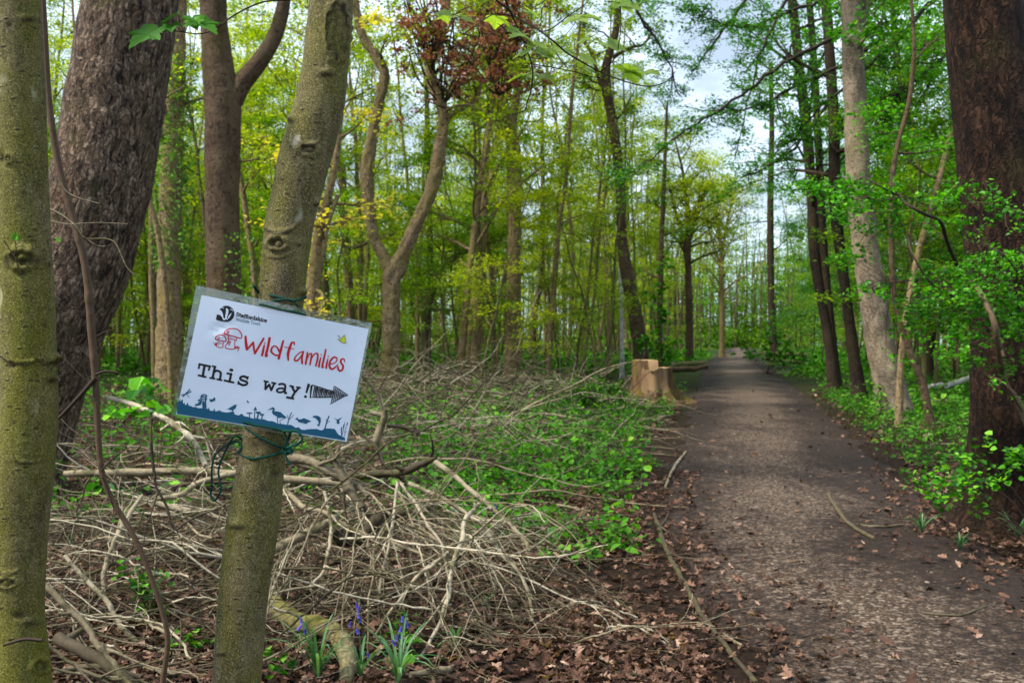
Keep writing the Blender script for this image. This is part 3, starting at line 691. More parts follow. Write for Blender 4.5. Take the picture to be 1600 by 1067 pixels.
    T('bare_tree', 'pale bare branched tree at the end of the path against the sky', 75,
      [[(1128, 555, 9), (1128, 450, 7), (1126, 380, 6), (1118, 330, 4), (1110, 280, 3)],
       [(1127, 400, 5), (1138, 340, 4), (1150, 290, 3)], [(1127, 420, 4), (1105, 350, 3), (1092, 300, 3)]],
      'grey', 'leaf2', H=15, crown_z=4, nl=26, Ll=4., seed=15, per=3, sub=7, elev=(.3, 1.1), leaf=.13, spread=.35)
    # right of the path
    T('slender_dark_tree', 'slender dark straight tree on the right verge above the fallen logs', 62,
      [[(1211, 566, 14), (1206, 500, 11), (1204, 400, 11), (1204, 300, 10), (1206, 200, 8), (1204, 100, 7)]],
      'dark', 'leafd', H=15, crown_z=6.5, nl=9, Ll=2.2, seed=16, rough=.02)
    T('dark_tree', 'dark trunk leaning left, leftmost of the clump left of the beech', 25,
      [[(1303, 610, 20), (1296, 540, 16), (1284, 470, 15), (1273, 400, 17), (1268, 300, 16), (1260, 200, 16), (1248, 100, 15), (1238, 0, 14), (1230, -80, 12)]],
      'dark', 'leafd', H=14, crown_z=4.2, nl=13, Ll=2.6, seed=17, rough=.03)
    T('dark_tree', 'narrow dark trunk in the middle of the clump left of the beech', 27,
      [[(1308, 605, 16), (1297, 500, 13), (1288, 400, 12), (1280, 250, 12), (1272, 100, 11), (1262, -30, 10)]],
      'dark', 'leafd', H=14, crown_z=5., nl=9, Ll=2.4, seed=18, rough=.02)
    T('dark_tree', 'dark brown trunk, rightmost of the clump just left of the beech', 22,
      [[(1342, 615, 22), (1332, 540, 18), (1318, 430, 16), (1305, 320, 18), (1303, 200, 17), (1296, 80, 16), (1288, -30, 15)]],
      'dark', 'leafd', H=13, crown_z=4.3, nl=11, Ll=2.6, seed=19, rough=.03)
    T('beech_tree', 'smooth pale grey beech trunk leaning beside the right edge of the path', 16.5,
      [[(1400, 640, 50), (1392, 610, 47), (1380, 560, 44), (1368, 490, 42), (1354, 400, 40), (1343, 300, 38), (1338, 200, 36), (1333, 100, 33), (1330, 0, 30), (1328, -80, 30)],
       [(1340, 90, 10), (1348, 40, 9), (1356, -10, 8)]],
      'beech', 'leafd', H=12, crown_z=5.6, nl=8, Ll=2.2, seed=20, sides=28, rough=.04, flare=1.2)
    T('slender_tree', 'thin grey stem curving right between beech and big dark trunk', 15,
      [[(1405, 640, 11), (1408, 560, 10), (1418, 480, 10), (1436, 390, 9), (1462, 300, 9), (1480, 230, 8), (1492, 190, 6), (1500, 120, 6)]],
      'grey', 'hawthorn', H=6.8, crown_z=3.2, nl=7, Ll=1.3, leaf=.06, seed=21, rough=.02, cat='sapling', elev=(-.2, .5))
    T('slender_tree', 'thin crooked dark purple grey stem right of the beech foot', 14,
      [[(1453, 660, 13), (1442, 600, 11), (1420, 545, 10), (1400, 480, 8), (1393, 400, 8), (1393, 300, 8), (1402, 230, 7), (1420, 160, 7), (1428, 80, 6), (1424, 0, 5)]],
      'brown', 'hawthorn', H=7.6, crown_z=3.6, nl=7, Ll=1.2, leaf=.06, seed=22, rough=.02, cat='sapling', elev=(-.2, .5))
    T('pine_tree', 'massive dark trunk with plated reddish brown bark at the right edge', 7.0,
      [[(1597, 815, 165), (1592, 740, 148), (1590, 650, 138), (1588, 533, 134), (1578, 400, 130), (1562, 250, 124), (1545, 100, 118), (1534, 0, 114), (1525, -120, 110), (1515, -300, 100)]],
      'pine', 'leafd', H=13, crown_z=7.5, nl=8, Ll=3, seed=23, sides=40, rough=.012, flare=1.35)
build_named_trees()

# the woods: copies of prototype trees
def build_woods():
    rng = np.random.default_rng(77)
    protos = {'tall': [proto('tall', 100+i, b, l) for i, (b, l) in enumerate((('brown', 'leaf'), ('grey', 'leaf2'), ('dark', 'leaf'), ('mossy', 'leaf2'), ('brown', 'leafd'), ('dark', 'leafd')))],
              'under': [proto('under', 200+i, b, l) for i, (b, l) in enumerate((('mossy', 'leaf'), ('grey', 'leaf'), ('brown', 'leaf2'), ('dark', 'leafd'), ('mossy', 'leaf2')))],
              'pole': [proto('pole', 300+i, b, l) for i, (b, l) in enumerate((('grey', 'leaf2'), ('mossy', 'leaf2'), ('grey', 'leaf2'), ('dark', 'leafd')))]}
    used = set(); placed = []
    def put(kind, x, y, lim=True):
        px = 800+x/y*F
        right = x > path_r(y)
        pl = protos[kind]
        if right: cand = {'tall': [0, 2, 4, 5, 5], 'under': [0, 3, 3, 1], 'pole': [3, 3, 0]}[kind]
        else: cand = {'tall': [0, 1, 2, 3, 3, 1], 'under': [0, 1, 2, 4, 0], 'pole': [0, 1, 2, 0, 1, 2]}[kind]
        i = cand[rng.integers(0, len(cand))]; pr = pl[i]; H = pr['H']; s_ = rng.uniform(.85, 1.15)
        ys = np.interp(px, YSKY_X, YSKY_Y); hmax = CH+(533-ys)/F*y
        if H*s_ > hmax*1.1: s_ = hmax*1.1/H*rng.uniform(.8, 1.)
        if s_ < .42: return
        if (kind, i) in used: o = copy_tree(pr)
        else: o = pr; used.add((kind, i))
        o.location = (x, y, float(gz(x, y))); o.scale = (s_*rng.uniform(.9, 1.1),)*2+(s_,); o.rotation_euler = (0, 0, rng.uniform(0, 6.28))
        t, c, g = tree_label(kind, x, y, px); tag(o, t, c, g); placed.append((x, y, .8))
    def plant(kind, n, y0, y1, gap, mgn=1.3, power=1., clear=1.6, sd=None):
        k = 0; tries = 0
        while k < n and tries < n*40:
            tries += 1
            t = rng.uniform(); y = (y0**(2*power)+(y1**(2*power)-y0**(2*power))*t)**(.5/power); x = rng.uniform(-1, 1)*.5145*mgn*y
            if sd == 'left' and x > path_l(y): continue
            if sd == 'right' and (x < path_r(y)+1.2 or x/y*F < 440): continue
            if path_dist(x, y) < clear+y*.012: continue
            if any((x-a)**2+(y-b)**2 < (gap*r)**2 for a, b, r in placed): continue
            if any((x-a)**2+(y-b)**2 < 1.2**2 for a, b, r in KEEP_OUT): continue
            if kind == 'tall' and any(abs(x/y-a/b)*F < 26 and y < b+14 for a, b, r in KEEP_OUT): continue
            put(kind, x, y); k += 1
    plant('tall', 24, 27, 50, 2.6); plant('tall', 95, 50, 120, 2.4, 1.3)
    plant('under', 16, 17, 28, 1.2, power=.8, sd='right'); plant('under', 55, 24, 45, 1.3, power=.8); plant('under', 125, 45, 110, 1.3, 1.2)
    plant('pole', 190, 26, 75, .8, power=.8, sd='left'); plant('pole', 50, 30, 90, 1.0)
    print('trees placed', len(placed))
    for kind in protos:
        for i, pr in enumerate(protos[kind]):
            if (kind, i) not in used:
                for c in list(pr.children): bpy.data.objects.remove(c)
                bpy.data.objects.remove(pr)
            elif 'H' in pr: pass
    for o in bpy.data.objects:
        if 'H' in o: del o['H']
    # the far wood: one mass of stems and leaves
    tb = MB(); lb = MB()
    def clump(x, y, h, zc, k, sd_, size):
        z = float(gz(x, y)); m = max(6, k//14)
        cl = rng.normal(0, 1, (m, 3))*np.array([sd_, sd_, h*.22])+np.array([x, y, z+h*zc])
        q = cl[rng.integers(0, m, k)]+rng.normal(0, .5, (k, 3))*np.array([1, 1, .5]); q[:, 2] = np.clip(q[:, 2], z+.2, z+h*1.02)
        lb.leaves(q, size, rng, .6, rnd=np.clip(rng.uniform(0, .55)+.45*rng.uniform(0, 1, k), 0, 1))
    n = 960; y = rng.uniform(100, 235, n); x = rng.uniform(-1, 1, n)*.5145*1.4*y
    for i in range(n):
        if path_dist(x[i], y[i]) < 2.5 and y[i] < 182: continue
        px = 800+x[i]/y[i]*F; h = min(20, CH+(533-np.interp(px, YSKY_X, YSKY_Y))/F*y[i])*rng.uniform(.7, 1.05)
        if h < 3: continue
        z = float(gz(x[i], y[i]))
        if rng.uniform() < .7:
            tb.tube(np.array([(x[i], y[i], z-.2), (x[i]+rng.normal(0, .3), y[i], z+h*.5), (x[i]+rng.normal(0, .8), y[i], z+h*.97)]), np.array([.2, .13, .04])*rng.uniform(.6, 1.2), 5, cap=False)
        clump(x[i], y[i], h, rng.uniform(.45, .68), 220, 1.7, .30)
    for i in range(760):
        yy = rng.uniform(181, 238); pxx = rng.uniform(900, 1320); xx = (pxx-800)/F*yy; h = CH+(533-rng.uniform(330, 440))/F*yy
        clump(xx, yy, h, rng.uniform(.1, .85), 170, 2.1, .32)
        if i % 5: continue
        tb.tube(np.array([(xx, yy, -.2), (xx+rng.normal(0, .3), yy, h*.5), (xx+rng.normal(0, .8), yy, h*1.1)]), np.array([.18, .12, .03]), 5, cap=False)
    for i in range(330):
        yy = rng.uniform(181, 215); pxx = rng.uniform(1000, 1260) if i % 2 else rng.uniform(300, 1500); clump((pxx-800)/F*yy, yy, rng.uniform(3, 8), rng.uniform(.2, .6), 260, 2.2, .30)
    n = 420; y = rng.uniform(85, 225, n); x = rng.uniform(-1, 1, n)*.5145*1.4*y
    for i in range(n):
        if path_dist(x[i], y[i]) < 1.8 and y[i] < 180: continue
        clump(x[i], y[i], rng.uniform(2., 6.5), .45, 170, 1.8, .24)
    fw = empty('far_wood', (0, 110, 0))
    tag(fw, 'far mass of green wood closing the view behind the separate trees', 'wood', kind='stuff')
    tb.build('trunks', M['brown'], fw, (0, 110, 0)); lb.build('foliage', M['leaf'], fw, (0, 110, 0), sm=False)
build_woods()

# ------------------------------------------------------------------ foreground trunks with knots
def px_of(v):
    return 800+v[..., 0]/v[..., 1]*F, 533.5-(v[..., 2]-CH)/v[..., 1]*F
def knotty(knots, seed, rough=.02, Yc=None):
    def f(th, ln, p, u, w, R):
        ring = u[:, None]*np.cos(th)[None, :, None]+w[:, None]*np.sin(th)[None, :, None]
        v = p[:, None]+ring*R[..., None]; X, Y = px_of(v); front = ring[..., 1] < .25
        D = np.zeros(R.shape); K = np.zeros(R.shape)
        for a in range(R.shape[0]):
            for c in range(R.shape[1]):
                q = v[a, c]
                D[a, c] = mnoise.noise((q[0]*9+seed, q[1]*9, q[2]*5))*rough*1.6+mnoise.noise((q[0]*38, q[1]*38+seed, q[2]*26))*rough*.5
        D *= R
        wob = .12*np.sin(X*.5)+.12*np.sin(Y*.37+1)
        for (kx, ky, rx, ry, kind, A) in knots:
            dx = (X-kx)/rx; dy = (Y-ky)/ry; d = np.sqrt(dx*dx+dy*dy)+wob*.6
            if kind == 'eye':
                e = A*np.exp(-((d-.85)/.30)**2)-.6*A*np.exp(-((d-.45)/.16)**2)+.7*A*np.exp(-(d/.25)**2); k = .8*np.exp(-((d-.45)/.16)**2)
            elif kind == 'nub':
                e = A*np.exp(-d*d*1.5); k = .9*np.exp(-((dx*dx)*.8+(dy-.75)**2/.12))
            elif kind == 'scar':
                e = A*np.exp(-((d-1)/.14)**2)+A*.8*np.clip(1-d, 0, 1)**.5*(np.sin(dx*9+np.sin(dy*5)*1.2)*.5+np.sin(dy*23+dx*4)*.25); k = .75*np.exp(-((d-.86)/.07)**2)+.35*(d < .9)*(np.sin(dx*9+np.sin(dy*5)*1.2) < -.3)
            elif kind == 'brow':
                yy = dy+.9*dx*dx
                e = A*np.exp(-(yy/.22)**2)*np.exp(-(dx/1.0)**4); k = .8*np.exp(-((yy-.30)/.16)**2)*np.exp(-(dx/.9)**4)
            else:   # hole
                e = -A*np.exp(-d*d); k = .85*np.exp(-d*d*1.4)
            D += np.where(front, e, 0); K = np.maximum(K, np.where(front, k, 0))
        return D, np.clip(K, 0, 1)
    return f
def px_rows(lst, Y):
    return np.array([(*P(q[0], q[1], Y+(q[3] if len(q) > 3 else 0)), q[2]/2/F*(Y+(q[3] if len(q) > 3 else 0))) for q in lst])

# one lobed, toothed leaf (maple family), folded on its midrib
_half = [(0, 0), (.10, -.06), (.26, -.05), (.46, .06), (.52, .12), (.42, .16), (.44, .22), (.36, .26), (.50, .34), (.66, .50), (.60, .54), (.52, .52), (.50, .60), (.40, .58), (.32, .56), (.28, .66), (.22, .70), (.20, .80), (.12, .84), (.08, .93), (0, 1.02)]
def lobed_leaf(mb, base, d, nrm, size, rnd, cup=.25, droop=.25):
    d = np.array(d, float); d /= np.linalg.norm(d); nrm = np.array(nrm, float); nrm -= d*nrm.dot(d); nrm /= np.linalg.norm(nrm); b = np.cross(nrm, d)
    for sg in (1, -1):
        pts = [(x*sg, y) for x, y in _half]; mid = [(0, t) for t in (0, .2, .4, .6, .8, 1.02)]
        ring = [(0, .34)]+pts
        V = []
        for (x, y) in ring:
            h = cup*abs(x)-droop*max(y, 0)**2*.6-.35*abs(x)**2+.02*math.sin(abs(x)*40+y*30)
            V.append(np.array(base)+size*(b*x+d*y+nrm*h))
        n = len(ring); f = [(0, i, i+1) if sg > 0 else (0, i+1, i) for i in range(1, n-1)]
        mb.add(V, f, None, rnd)

def build_sapling():
    rng = np.random.default_rng(21); Y = 1.75
    ctr = [(345, 1700, 108), (352, 1500, 92), (358, 1300, 84), (364, 1150, 76), (370, 1067, 74), (376, 980, 76), (384, 900, 78), (391, 850, 79), (398, 800, 79), (405, 750, 74), (410, 715, 70), (414, 670, 65),
           (422, 600, 64), (432, 530, 66), (440, 470, 69), (443, 430, 71), (447, 390, 73), (454, 340, 74), (464, 300, 75), (474, 255, 80), (487, 210, 79), (500, 160, 76), (508, 110, 71), (513, 60, 70), (518, 0, 67), (523, -80, 64), (532, -250, 58), (528, -600, 52), (545, -1000, 44)]
    rows = px_rows(ctr, Y); rows = dense(rows, .0032)
    kn = [(527, 48, 19, 46, 'scar', .0045), (511, 112, 13, 8, 'nub', .006), (482, 234, 17, 10, 'eye', .0045), (482, 226, 20, 10, 'brow', .003), (434, 380, 17, 12, 'eye', .006), (437, 362, 30, 14, 'brow', .0035), (432, 402, 26, 9, 'brow', .002),
          (455, 186, 5, 6, 'nub', .008), (493, 316, 5, 5, 'nub', .006), (474, 456, 6, 5, 'nub', .007), (467, 380, 5, 4, 'nub', .004), (400, 696, 9, 6, 'hole', .002), (392, 683, 12, 6, 'brow', .002), (432, 740, 8, 6, 'hole', .003), (370, 818, 13, 8, 'nub', .005), (352, 812, 5, 6, 'nub', .004),
          (346, 1018, 10, 6, 'nub', .003), (425, 880, 7, 5, 'hole', .001), (455, 130, 6, 3, 'brow', .002), (480, 160, 16, 3, 'brow', .0012), (470, 280, 18, 3, 'brow', .001), (440, 320, 14, 3, 'brow', .001), (380, 930, 16, 3, 'brow', .001), (398, 640, 6, 5, 'nub', .003)]
    tb = MB(); tb.tube(rows[:, :3], rows[:, 3], 110, disp=knotty(kn, 2.5, .022), off=np.array([.3, .7, .1]))
    g = float(gz(rows[0, 0], Y)); base = np.array((rows[0, 0], Y, g))
    root = empty('sapling', base)
    tag(root, 'olive barked leaning sapling trunk that carries the white laminated sign', 'sapling')
    tb.build('trunk', M['sapling'], root, base, knots=True)
    # upper limbs and the leafy twig hanging at the top left
    b1 = MB(); lf = MB()
    up = rows[rows[:, 2] > 2.3]; lp = []
    crown_on(rng, b1, lp, up[::60, :3], up[::60, 3], 2.4, 7, 1.0, (.3, .9), 4, 3, 6)
    q, c = sprays(rng, lp, 3, .08, .4); lf.leaves(q, .06, rng, .5, rnd=c)
    z = lambda l, wd: [(180+a/5.333, b/5.333, w) for (a, b), w in zip(l, wd)]
    tw = px_rows(z([(1700, -10), (1600, -12), (1440, 0), (1250, 15), (1100, 70), (960, 150), (880, 215), (790, 265), (680, 285), (570, 270), (460, 255), (360, 240)], [4, 3.6, 3.3, 3, 2.8, 2.5, 2.4, 2.2, 2, 1.6, 1.3, 1]), 1.68)
    tr = smooth(tw, 6); b2 = MB(); b2.tube(tr[:, :3], tr[:, 3], 8, rnd=.05)
    def zp(a, b, Yd=1.68): return P(180+a/5.333, b/5.333, Yd)
    for (a, b), (a2, b2_) in (((580, 270), (640, 165)), ((570, 268), (520, 120)), ((560, 265), (470, 205))):
        pr = np.array([zp(a, b), (zp(a, b)+zp(a2, b2_))/2+np.array([.001, -.004, 0]), zp(a2, b2_, 1.66)]); b2.tube(smooth(pr, 4), .0008, 5, rnd=.6)
    b2.build('twig', M['stem'], root, base)
    l2 = MB()
    lobed_leaf(l2, zp(360, 235), zp(30, 390, 1.63)-zp(360, 235), (.15, -.35, 1), .066, .50)
    lobed_leaf(l2, zp(640, 150, 1.66), zp(900, 300, 1.66)-zp(640, 150), (.3, -.5, .9), .058, .55, .3, .1)
    lobed_leaf(l2, zp(520, 115, 1.67), zp(370, 190, 1.69)-zp(520, 115), (-.2, -.5, .9), .040, .15, .3)
    lobed_leaf(l2, zp(470, 205, 1.67), zp(450, 320, 1.62)-zp(470, 205), (0, -.9, .5), .030, .45, .3)
    lobed_leaf(l2, zp(640, 165, 1.66), zp(700, 275, 1.65)-zp(640, 165), (.1, -1, .4), .030, .75, .3)
    l2.build('lobed_leaves', M['bramble'], root, base, sm=False)
    b1.build('upper_branches', M['grey'], root, base); lf.build('crown', M['leaf'], root, base, sm=False)

def build_left_trunk():
    Y = 1.62; rng = np.random.default_rng(31)
    ctr = [(30, 1750, 120), (32, 1500, 100), (36, 1250, 90), (38, 1100, 84), (36, 1040, 80), (31, 960, 72), (32, 900, 72), (33, 840, 76), (36, 780, 80), (42, 700, 84), (46, 640, 84), (46, 580, 82), (44, 520, 82), (42, 450, 80), (39, 400, 78), (36, 300, 76), (33, 200, 75), (29, 100, 74), (25, 0, 72), (22, -120, 70), (10, -400, 64), (20, -800, 52), (0, -1200, 44)]
    rows = dense(px_rows(ctr, Y), .0032)
    kn = [(42, 398, 17, 13, 'nub', .006), (34, 404, 26, 17, 'eye', .006), (12, 408, 10, 14, 'hole', .006), (33, 428, 7, 4, 'hole', .004), (70, 376, 8, 3, 'brow', .003), (76, 410, 4, 6, 'nub', .004), (67, 480, 7, 4, 'brow', .003), (13, 248, 7, 8, 'eye', .003), (44, 27, 14, 7, 'nub', .004), (3, 248, 4, 10, 'hole', .004),
          (84, 575, 11, 17, 'scar', .007), (88, 560, 8, 8, 'nub', .007), (78, 590, 8, 8, 'nub', .005), (57, 563, 8, 4, 'eye', .003), (35, 566, 34, 9, 'brow', .0022), (18, 572, 6, 5, 'hole', .004), (70, 500, 3, 10, 'nub', .002), (74, 560, 10, 10, 'nub', .004), (16, 350, 5, 3, 'brow', .002),
          (44, 722, 24, 7, 'brow', .0035), (55, 712, 16, 4, 'brow', .002), (36, 805, 24, 3, 'brow', .0015), (30, 860, 28, 3, 'brow', .001), (10, 910, 18, 10, 'eye', .0035), (12, 895, 20, 7, 'brow', .003), (48, 968, 14, 8, 'nub', .004), (30, 962, 12, 6, 'hole', .003), (22, 660, 6, 4, 'hole', .001), (40, 690, 6, 3, 'brow', .002),
          (64, 1040, 16, 12, 'eye', .004), (14, 40, 5, 5, 'hole', .002), (52, 140, 24, 3, 'brow', .001), (30, 210, 22, 3, 'brow', .001), (40, 300, 25, 3, 'brow', .001)]
    tb = MB(); tb.tube(rows[:, :3], rows[:, 3], 110, disp=knotty(kn, 9.1, .024), off=np.array([2.3, 1.7, .4]))
    g = float(gz(rows[0, 0], Y)); base = np.array((rows[0, 0], Y, g)); root = empty('young_tree', base)
    tag(root, 'mossy green smooth trunk with burrs filling the left edge of the view', 'tree')
    tb.build('trunk', M['sycamore'], root, base, knots=True)
    b = MB(); l = MB(); Yf = 1.56
    for pl, w in (([(33, 427), (27, 412), (22, 400), (14, 388), (6, 376)], 2.6), ([(22, 400), (25, 390), (24, 378)], 2.0), ([(66, 1000), (40, 998), (20, 1003), (5, 1008)], 6), ([(20, 572), (8, 562), (-6, 552)], 2.5), ([(80, 376), (88, 374)], 2.)):
        r = smooth(px_rows([(x, y, w*(1-.5*i/len(pl))) for i, (x, y) in enumerate(pl)], Yf), 5); tb_ = MB(); tb_.tube(r[:, :3], r[:, 3], 7, rnd=.1); tb_.build('twig', M['stem'], root, base)
    for k in range(5): lobed_leaf(l, P(24, 374, Yf), (rng.normal(0, .6), -.3, 1), (rng.normal(0, .5), -1, .2), .011, .8)
    lobed_leaf(l, P(88, 374, Yf), (1, 0, -.2), (0, -1, .3), .008, .8)
    up = rows[rows[:, 2] > 2.3]; lp = []
    crown_on(rng, b, lp, up[::60, :3], up[::60, 3], 2.4, 6, 1.0, (.3, .9), 4, 3, 6)
    q, c = sprays(rng, lp, 3, .08, .4); l.leaves(q, .06, rng, .5, rnd=c)
    b.build('twigs', M['stem'], root, base); l.build('crown', M['bramble'], root, base, sm=False)
build_sapling(); build_left_trunk()

# ------------------------------------------------------------------ the sign
C_TL, C_TR, C_BR, C_BL = (315, 461), (576, 514), (541.5, 690), (275, 647)
def sign_Y(px, py):
    u = ((px-315)*.98+(py-461)*.2)/266
    v = ((py-461)*.975-(px-315)*.2)/185
    Y = 1/((1-u)/1.655+u/1.745)
    bulge = .004*math.exp(-((u-.5)/.3)**2)+.0012*math.sin(u*5+v*3)+.0016*math.exp(-((u-.17)**2+(v-.27)**2)/.004)*math.sin((u+v)*30)+.003*max(0, u-.8)*math.sin(v*4)
    return Y-bulge
def S(px, py, off=0.): return P(px, py, sign_Y(px, py)-off)
def quad_px(u, v, c):
    a = (1-u)*np.array(c[0])+u*np.array(c[1]); b = (1-u)*np.array(c[3])+u*np.array(c[2]); return a*(1-v)+b*v
def sheet(mb, corners, off, th, nu=36, nv=26):
    fr = np.array([S(*quad_px(i/nu, j/nv, corners), off) for j in range(nv+1) for i in range(nu+1)])
    bk = np.array([S(*quad_px(i/nu, j/nv, corners), off-th) for j in range(nv+1) for i in range(nu+1)])
    N = len(fr); W = nu+1; f = []
    for j in range(nv):
        for i in range(nu):
            a = j*W+i; f.append((a, a+W, a+W+1, a+1)); f.append((N+a, N+a+1, N+a+W+1, N+a+W))
    edge = [i for i in range(W)]+[j*W+nu for j in range(1, nv+1)]+[nv*W+i for i in range(nu-1, -1, -1)]+[j*W for j in range(nv-1, 0, -1)]
    for a, b in zip(edge, edge[1:]+edge[:1]): f.append((a, b, N+b, N+a))
    mb.add(np.vstack([fr, bk]), f)
_st = [0]; BOLD = 1.28
def stroke(mb, pts, w, tr=lambda x, y: (x, y), off=.0005, sm_=True, taper=None):
    p = np.array(pts, float); w = w*(BOLD if w > 2 else 1.15)
    if sm_ and len(p) > 2: p = smooth(p, 5)
    elif len(p) == 2: p = np.array([p[0]+(p[1]-p[0])*t for t in np.linspace(0, 1, 6)])
    n = len(p); ww = np.full(n, w*.5) if taper is None else np.interp(np.linspace(0, 1, n), np.linspace(0, 1, len(taper)), np.array(taper)*w/2.)
    t = np.gradient(p, axis=0); t /= np.linalg.norm(t, axis=1)[:, None]+1e-9; nr = np.stack([-t[:, 1], t[:, 0]], -1)
    _st[0] += 1; o = off+(_st[0] % 9)*.00002
    L_ = p+nr*ww[:, None]; R_ = p-nr*ww[:, None]
    V = [S(*tr(*q), o) for q in L_]+[S(*tr(*q), o) for q in R_]
    f = [(i, i+1, n+i+1, n+i) for i in range(n-1)]
    mb.add(V, f)
    for k, sg in ((0, -1), (n-1, 1)):
        a0 = math.atan2(t[k][1], t[k][0]); arc = [p[k]+ww[k]*np.array([math.cos(a0+sg*a*0+(-math.pi/2+math.pi*a/6)+(math.pi if sg < 0 else 0)), math.sin(a0+(-math.pi/2+math.pi*a/6)+(math.pi if sg < 0 else 0))]) for a in range(7)]
        V = [S(*tr(*q), o) for q in [p[k]]+arc]; mb.add(V, [(0, a+1, a+2) for a in range(6)])
def poly(mb, pts, tr=lambda x, y: (x, y), off=.0005, sm_=False):
    from mathutils.geometry import tessellate_polygon
    p = [tr(*q) for q in (smooth(np.array(list(pts)+[pts[0]], float), 4)[:-1] if sm_ else pts)]
    _st[0] += 1; o = off+(_st[0] % 9)*.00002
    f = tessellate_polygon([[Vector((a, b, 0)) for a, b in p]])
    mb.add([S(a, b, o) for a, b in p], [tuple(t) for t in f])
R1 = lambda x, y: (320+x/13.333, 470+y/13.333)
R2 = lambda x, y: (370+x/8.889, 505+y/8.889)
R3 = lambda x, y: (300+x/13.333, 560+y/13.333)
R4 = lambda x, y: (400+x/10, 580+y/10)
R5 = lambda x, y: (270+x/11.43, 590+y/11.43)
R6 = lambda x, y: (400+x/10, 620+y/10)
# a small slab-serif stroke alphabet: unit cell, x height .6, strokes in (x, y up)
GL = {'S': (.62, [[(.54, .78), (.42, .93), (.2, .95), (.08, .8), (.14, .6), (.42, .48), (.54, .3), (.46, .1), (.24, .03), (.06, .18)]]),
      't': (.40, [[(.18, .88), (.18, .14), (.26, .03), (.38, .08)], [(.04, .62), (.36, .62)]]),
      'a': (.56, [[(.1, .56), (.28, .63), (.42, .52), (.42, .12), (.52, .03)], [(.42, .36), (.2, .36), (.08, .2), (.18, .03), (.34, .06), (.42, .2)]]),
      'f': (.40, [[(.4, .9), (.28, .97), (.18, .85), (.18, .03)], [(.04, .62), (.34, .62)], [(.06, .02), (.32, .02)]]),
      'o': (.56, [[(.27, .63), (.08, .5), (.08, .16), (.27, .02), (.46, .16), (.46, .5), (.27, .63)]]),
      'r': (.46, [[(.04, .62), (.16, .62), (.16, .03)], [(.16, .46), (.28, .62), (.42, .6)], [(.04, .02), (.30, .02)]]),
      'd': (.60, [[(.44, .97), (.44, .03)], [(.34, .97), (.44, .97)], [(.44, .5), (.27, .63), (.08, .5), (.08, .16), (.27, .02), (.44, .16)], [(.44, .02), (.54, .02)]]),
      's': (.50, [[(.4, .54), (.28, .63), (.12, .58), (.12, .42), (.36, .28), (.38, .1), (.22, .02), (.06, .1)]]),
      'h': (.60, [[(.06, .97), (.16, .97), (.16, .03)], [(.16, .48), (.32, .63), (.44, .52), (.44, .03)], [(.06, .02), (.26, .02)], [(.36, .02), (.54, .02)]]),
      'i': (.32, [[(.06, .62), (.16, .62), (.16, .03)], [(.16, .84), (.16, .88)], [(.04, .02), (.28, .02)]]),
      'e': (.54, [[(.08, .34), (.46, .34), (.44, .54), (.27, .63), (.09, .5), (.08, .16), (.27, .02), (.46, .12)]]),
      'W': (.92, [[(.1, .95), (.28, .03), (.46, .8), (.64, .03), (.82, .95)], [(.02, .95), (.2, .95)], [(.72, .95), (.9, .95)]]),
      'l': (.32, [[(.06, .97), (.16, .97), (.16, .03)], [(.04, .02), (.28, .02)]]),
      'T': (.66, [[(.04, .78), (.04, .95), (.6, .95), (.6, .78)], [(.32, .95), (.32, .03)], [(.2, .02), (.44, .02)]]),
      'u': (.60, [[(.04, .62), (.14, .62), (.14, .16), (.27, .02), (.44, .14)], [(.44, .62), (.44, .03), (.54, .02)]]), ' ': (.34, [])}
def write(mb, txt, p0, p1, hgt, w):
    tot = sum(GL[c][0] for c in txt); p0 = np.array(p0, float); p1 = np.array(p1, float); ex = (p1-p0)/tot
    ey = np.array([ex[1], -ex[0]]); ey = ey/np.linalg.norm(ey)*hgt; x = 0
    for c in txt:
        for st in GL[c][1]:
            pp = [p0+ex*(x+a)+ey*b for a, b in st]; stroke(mb, pp, w, sm_=len(st) > 4)
        x += GL[c][0]

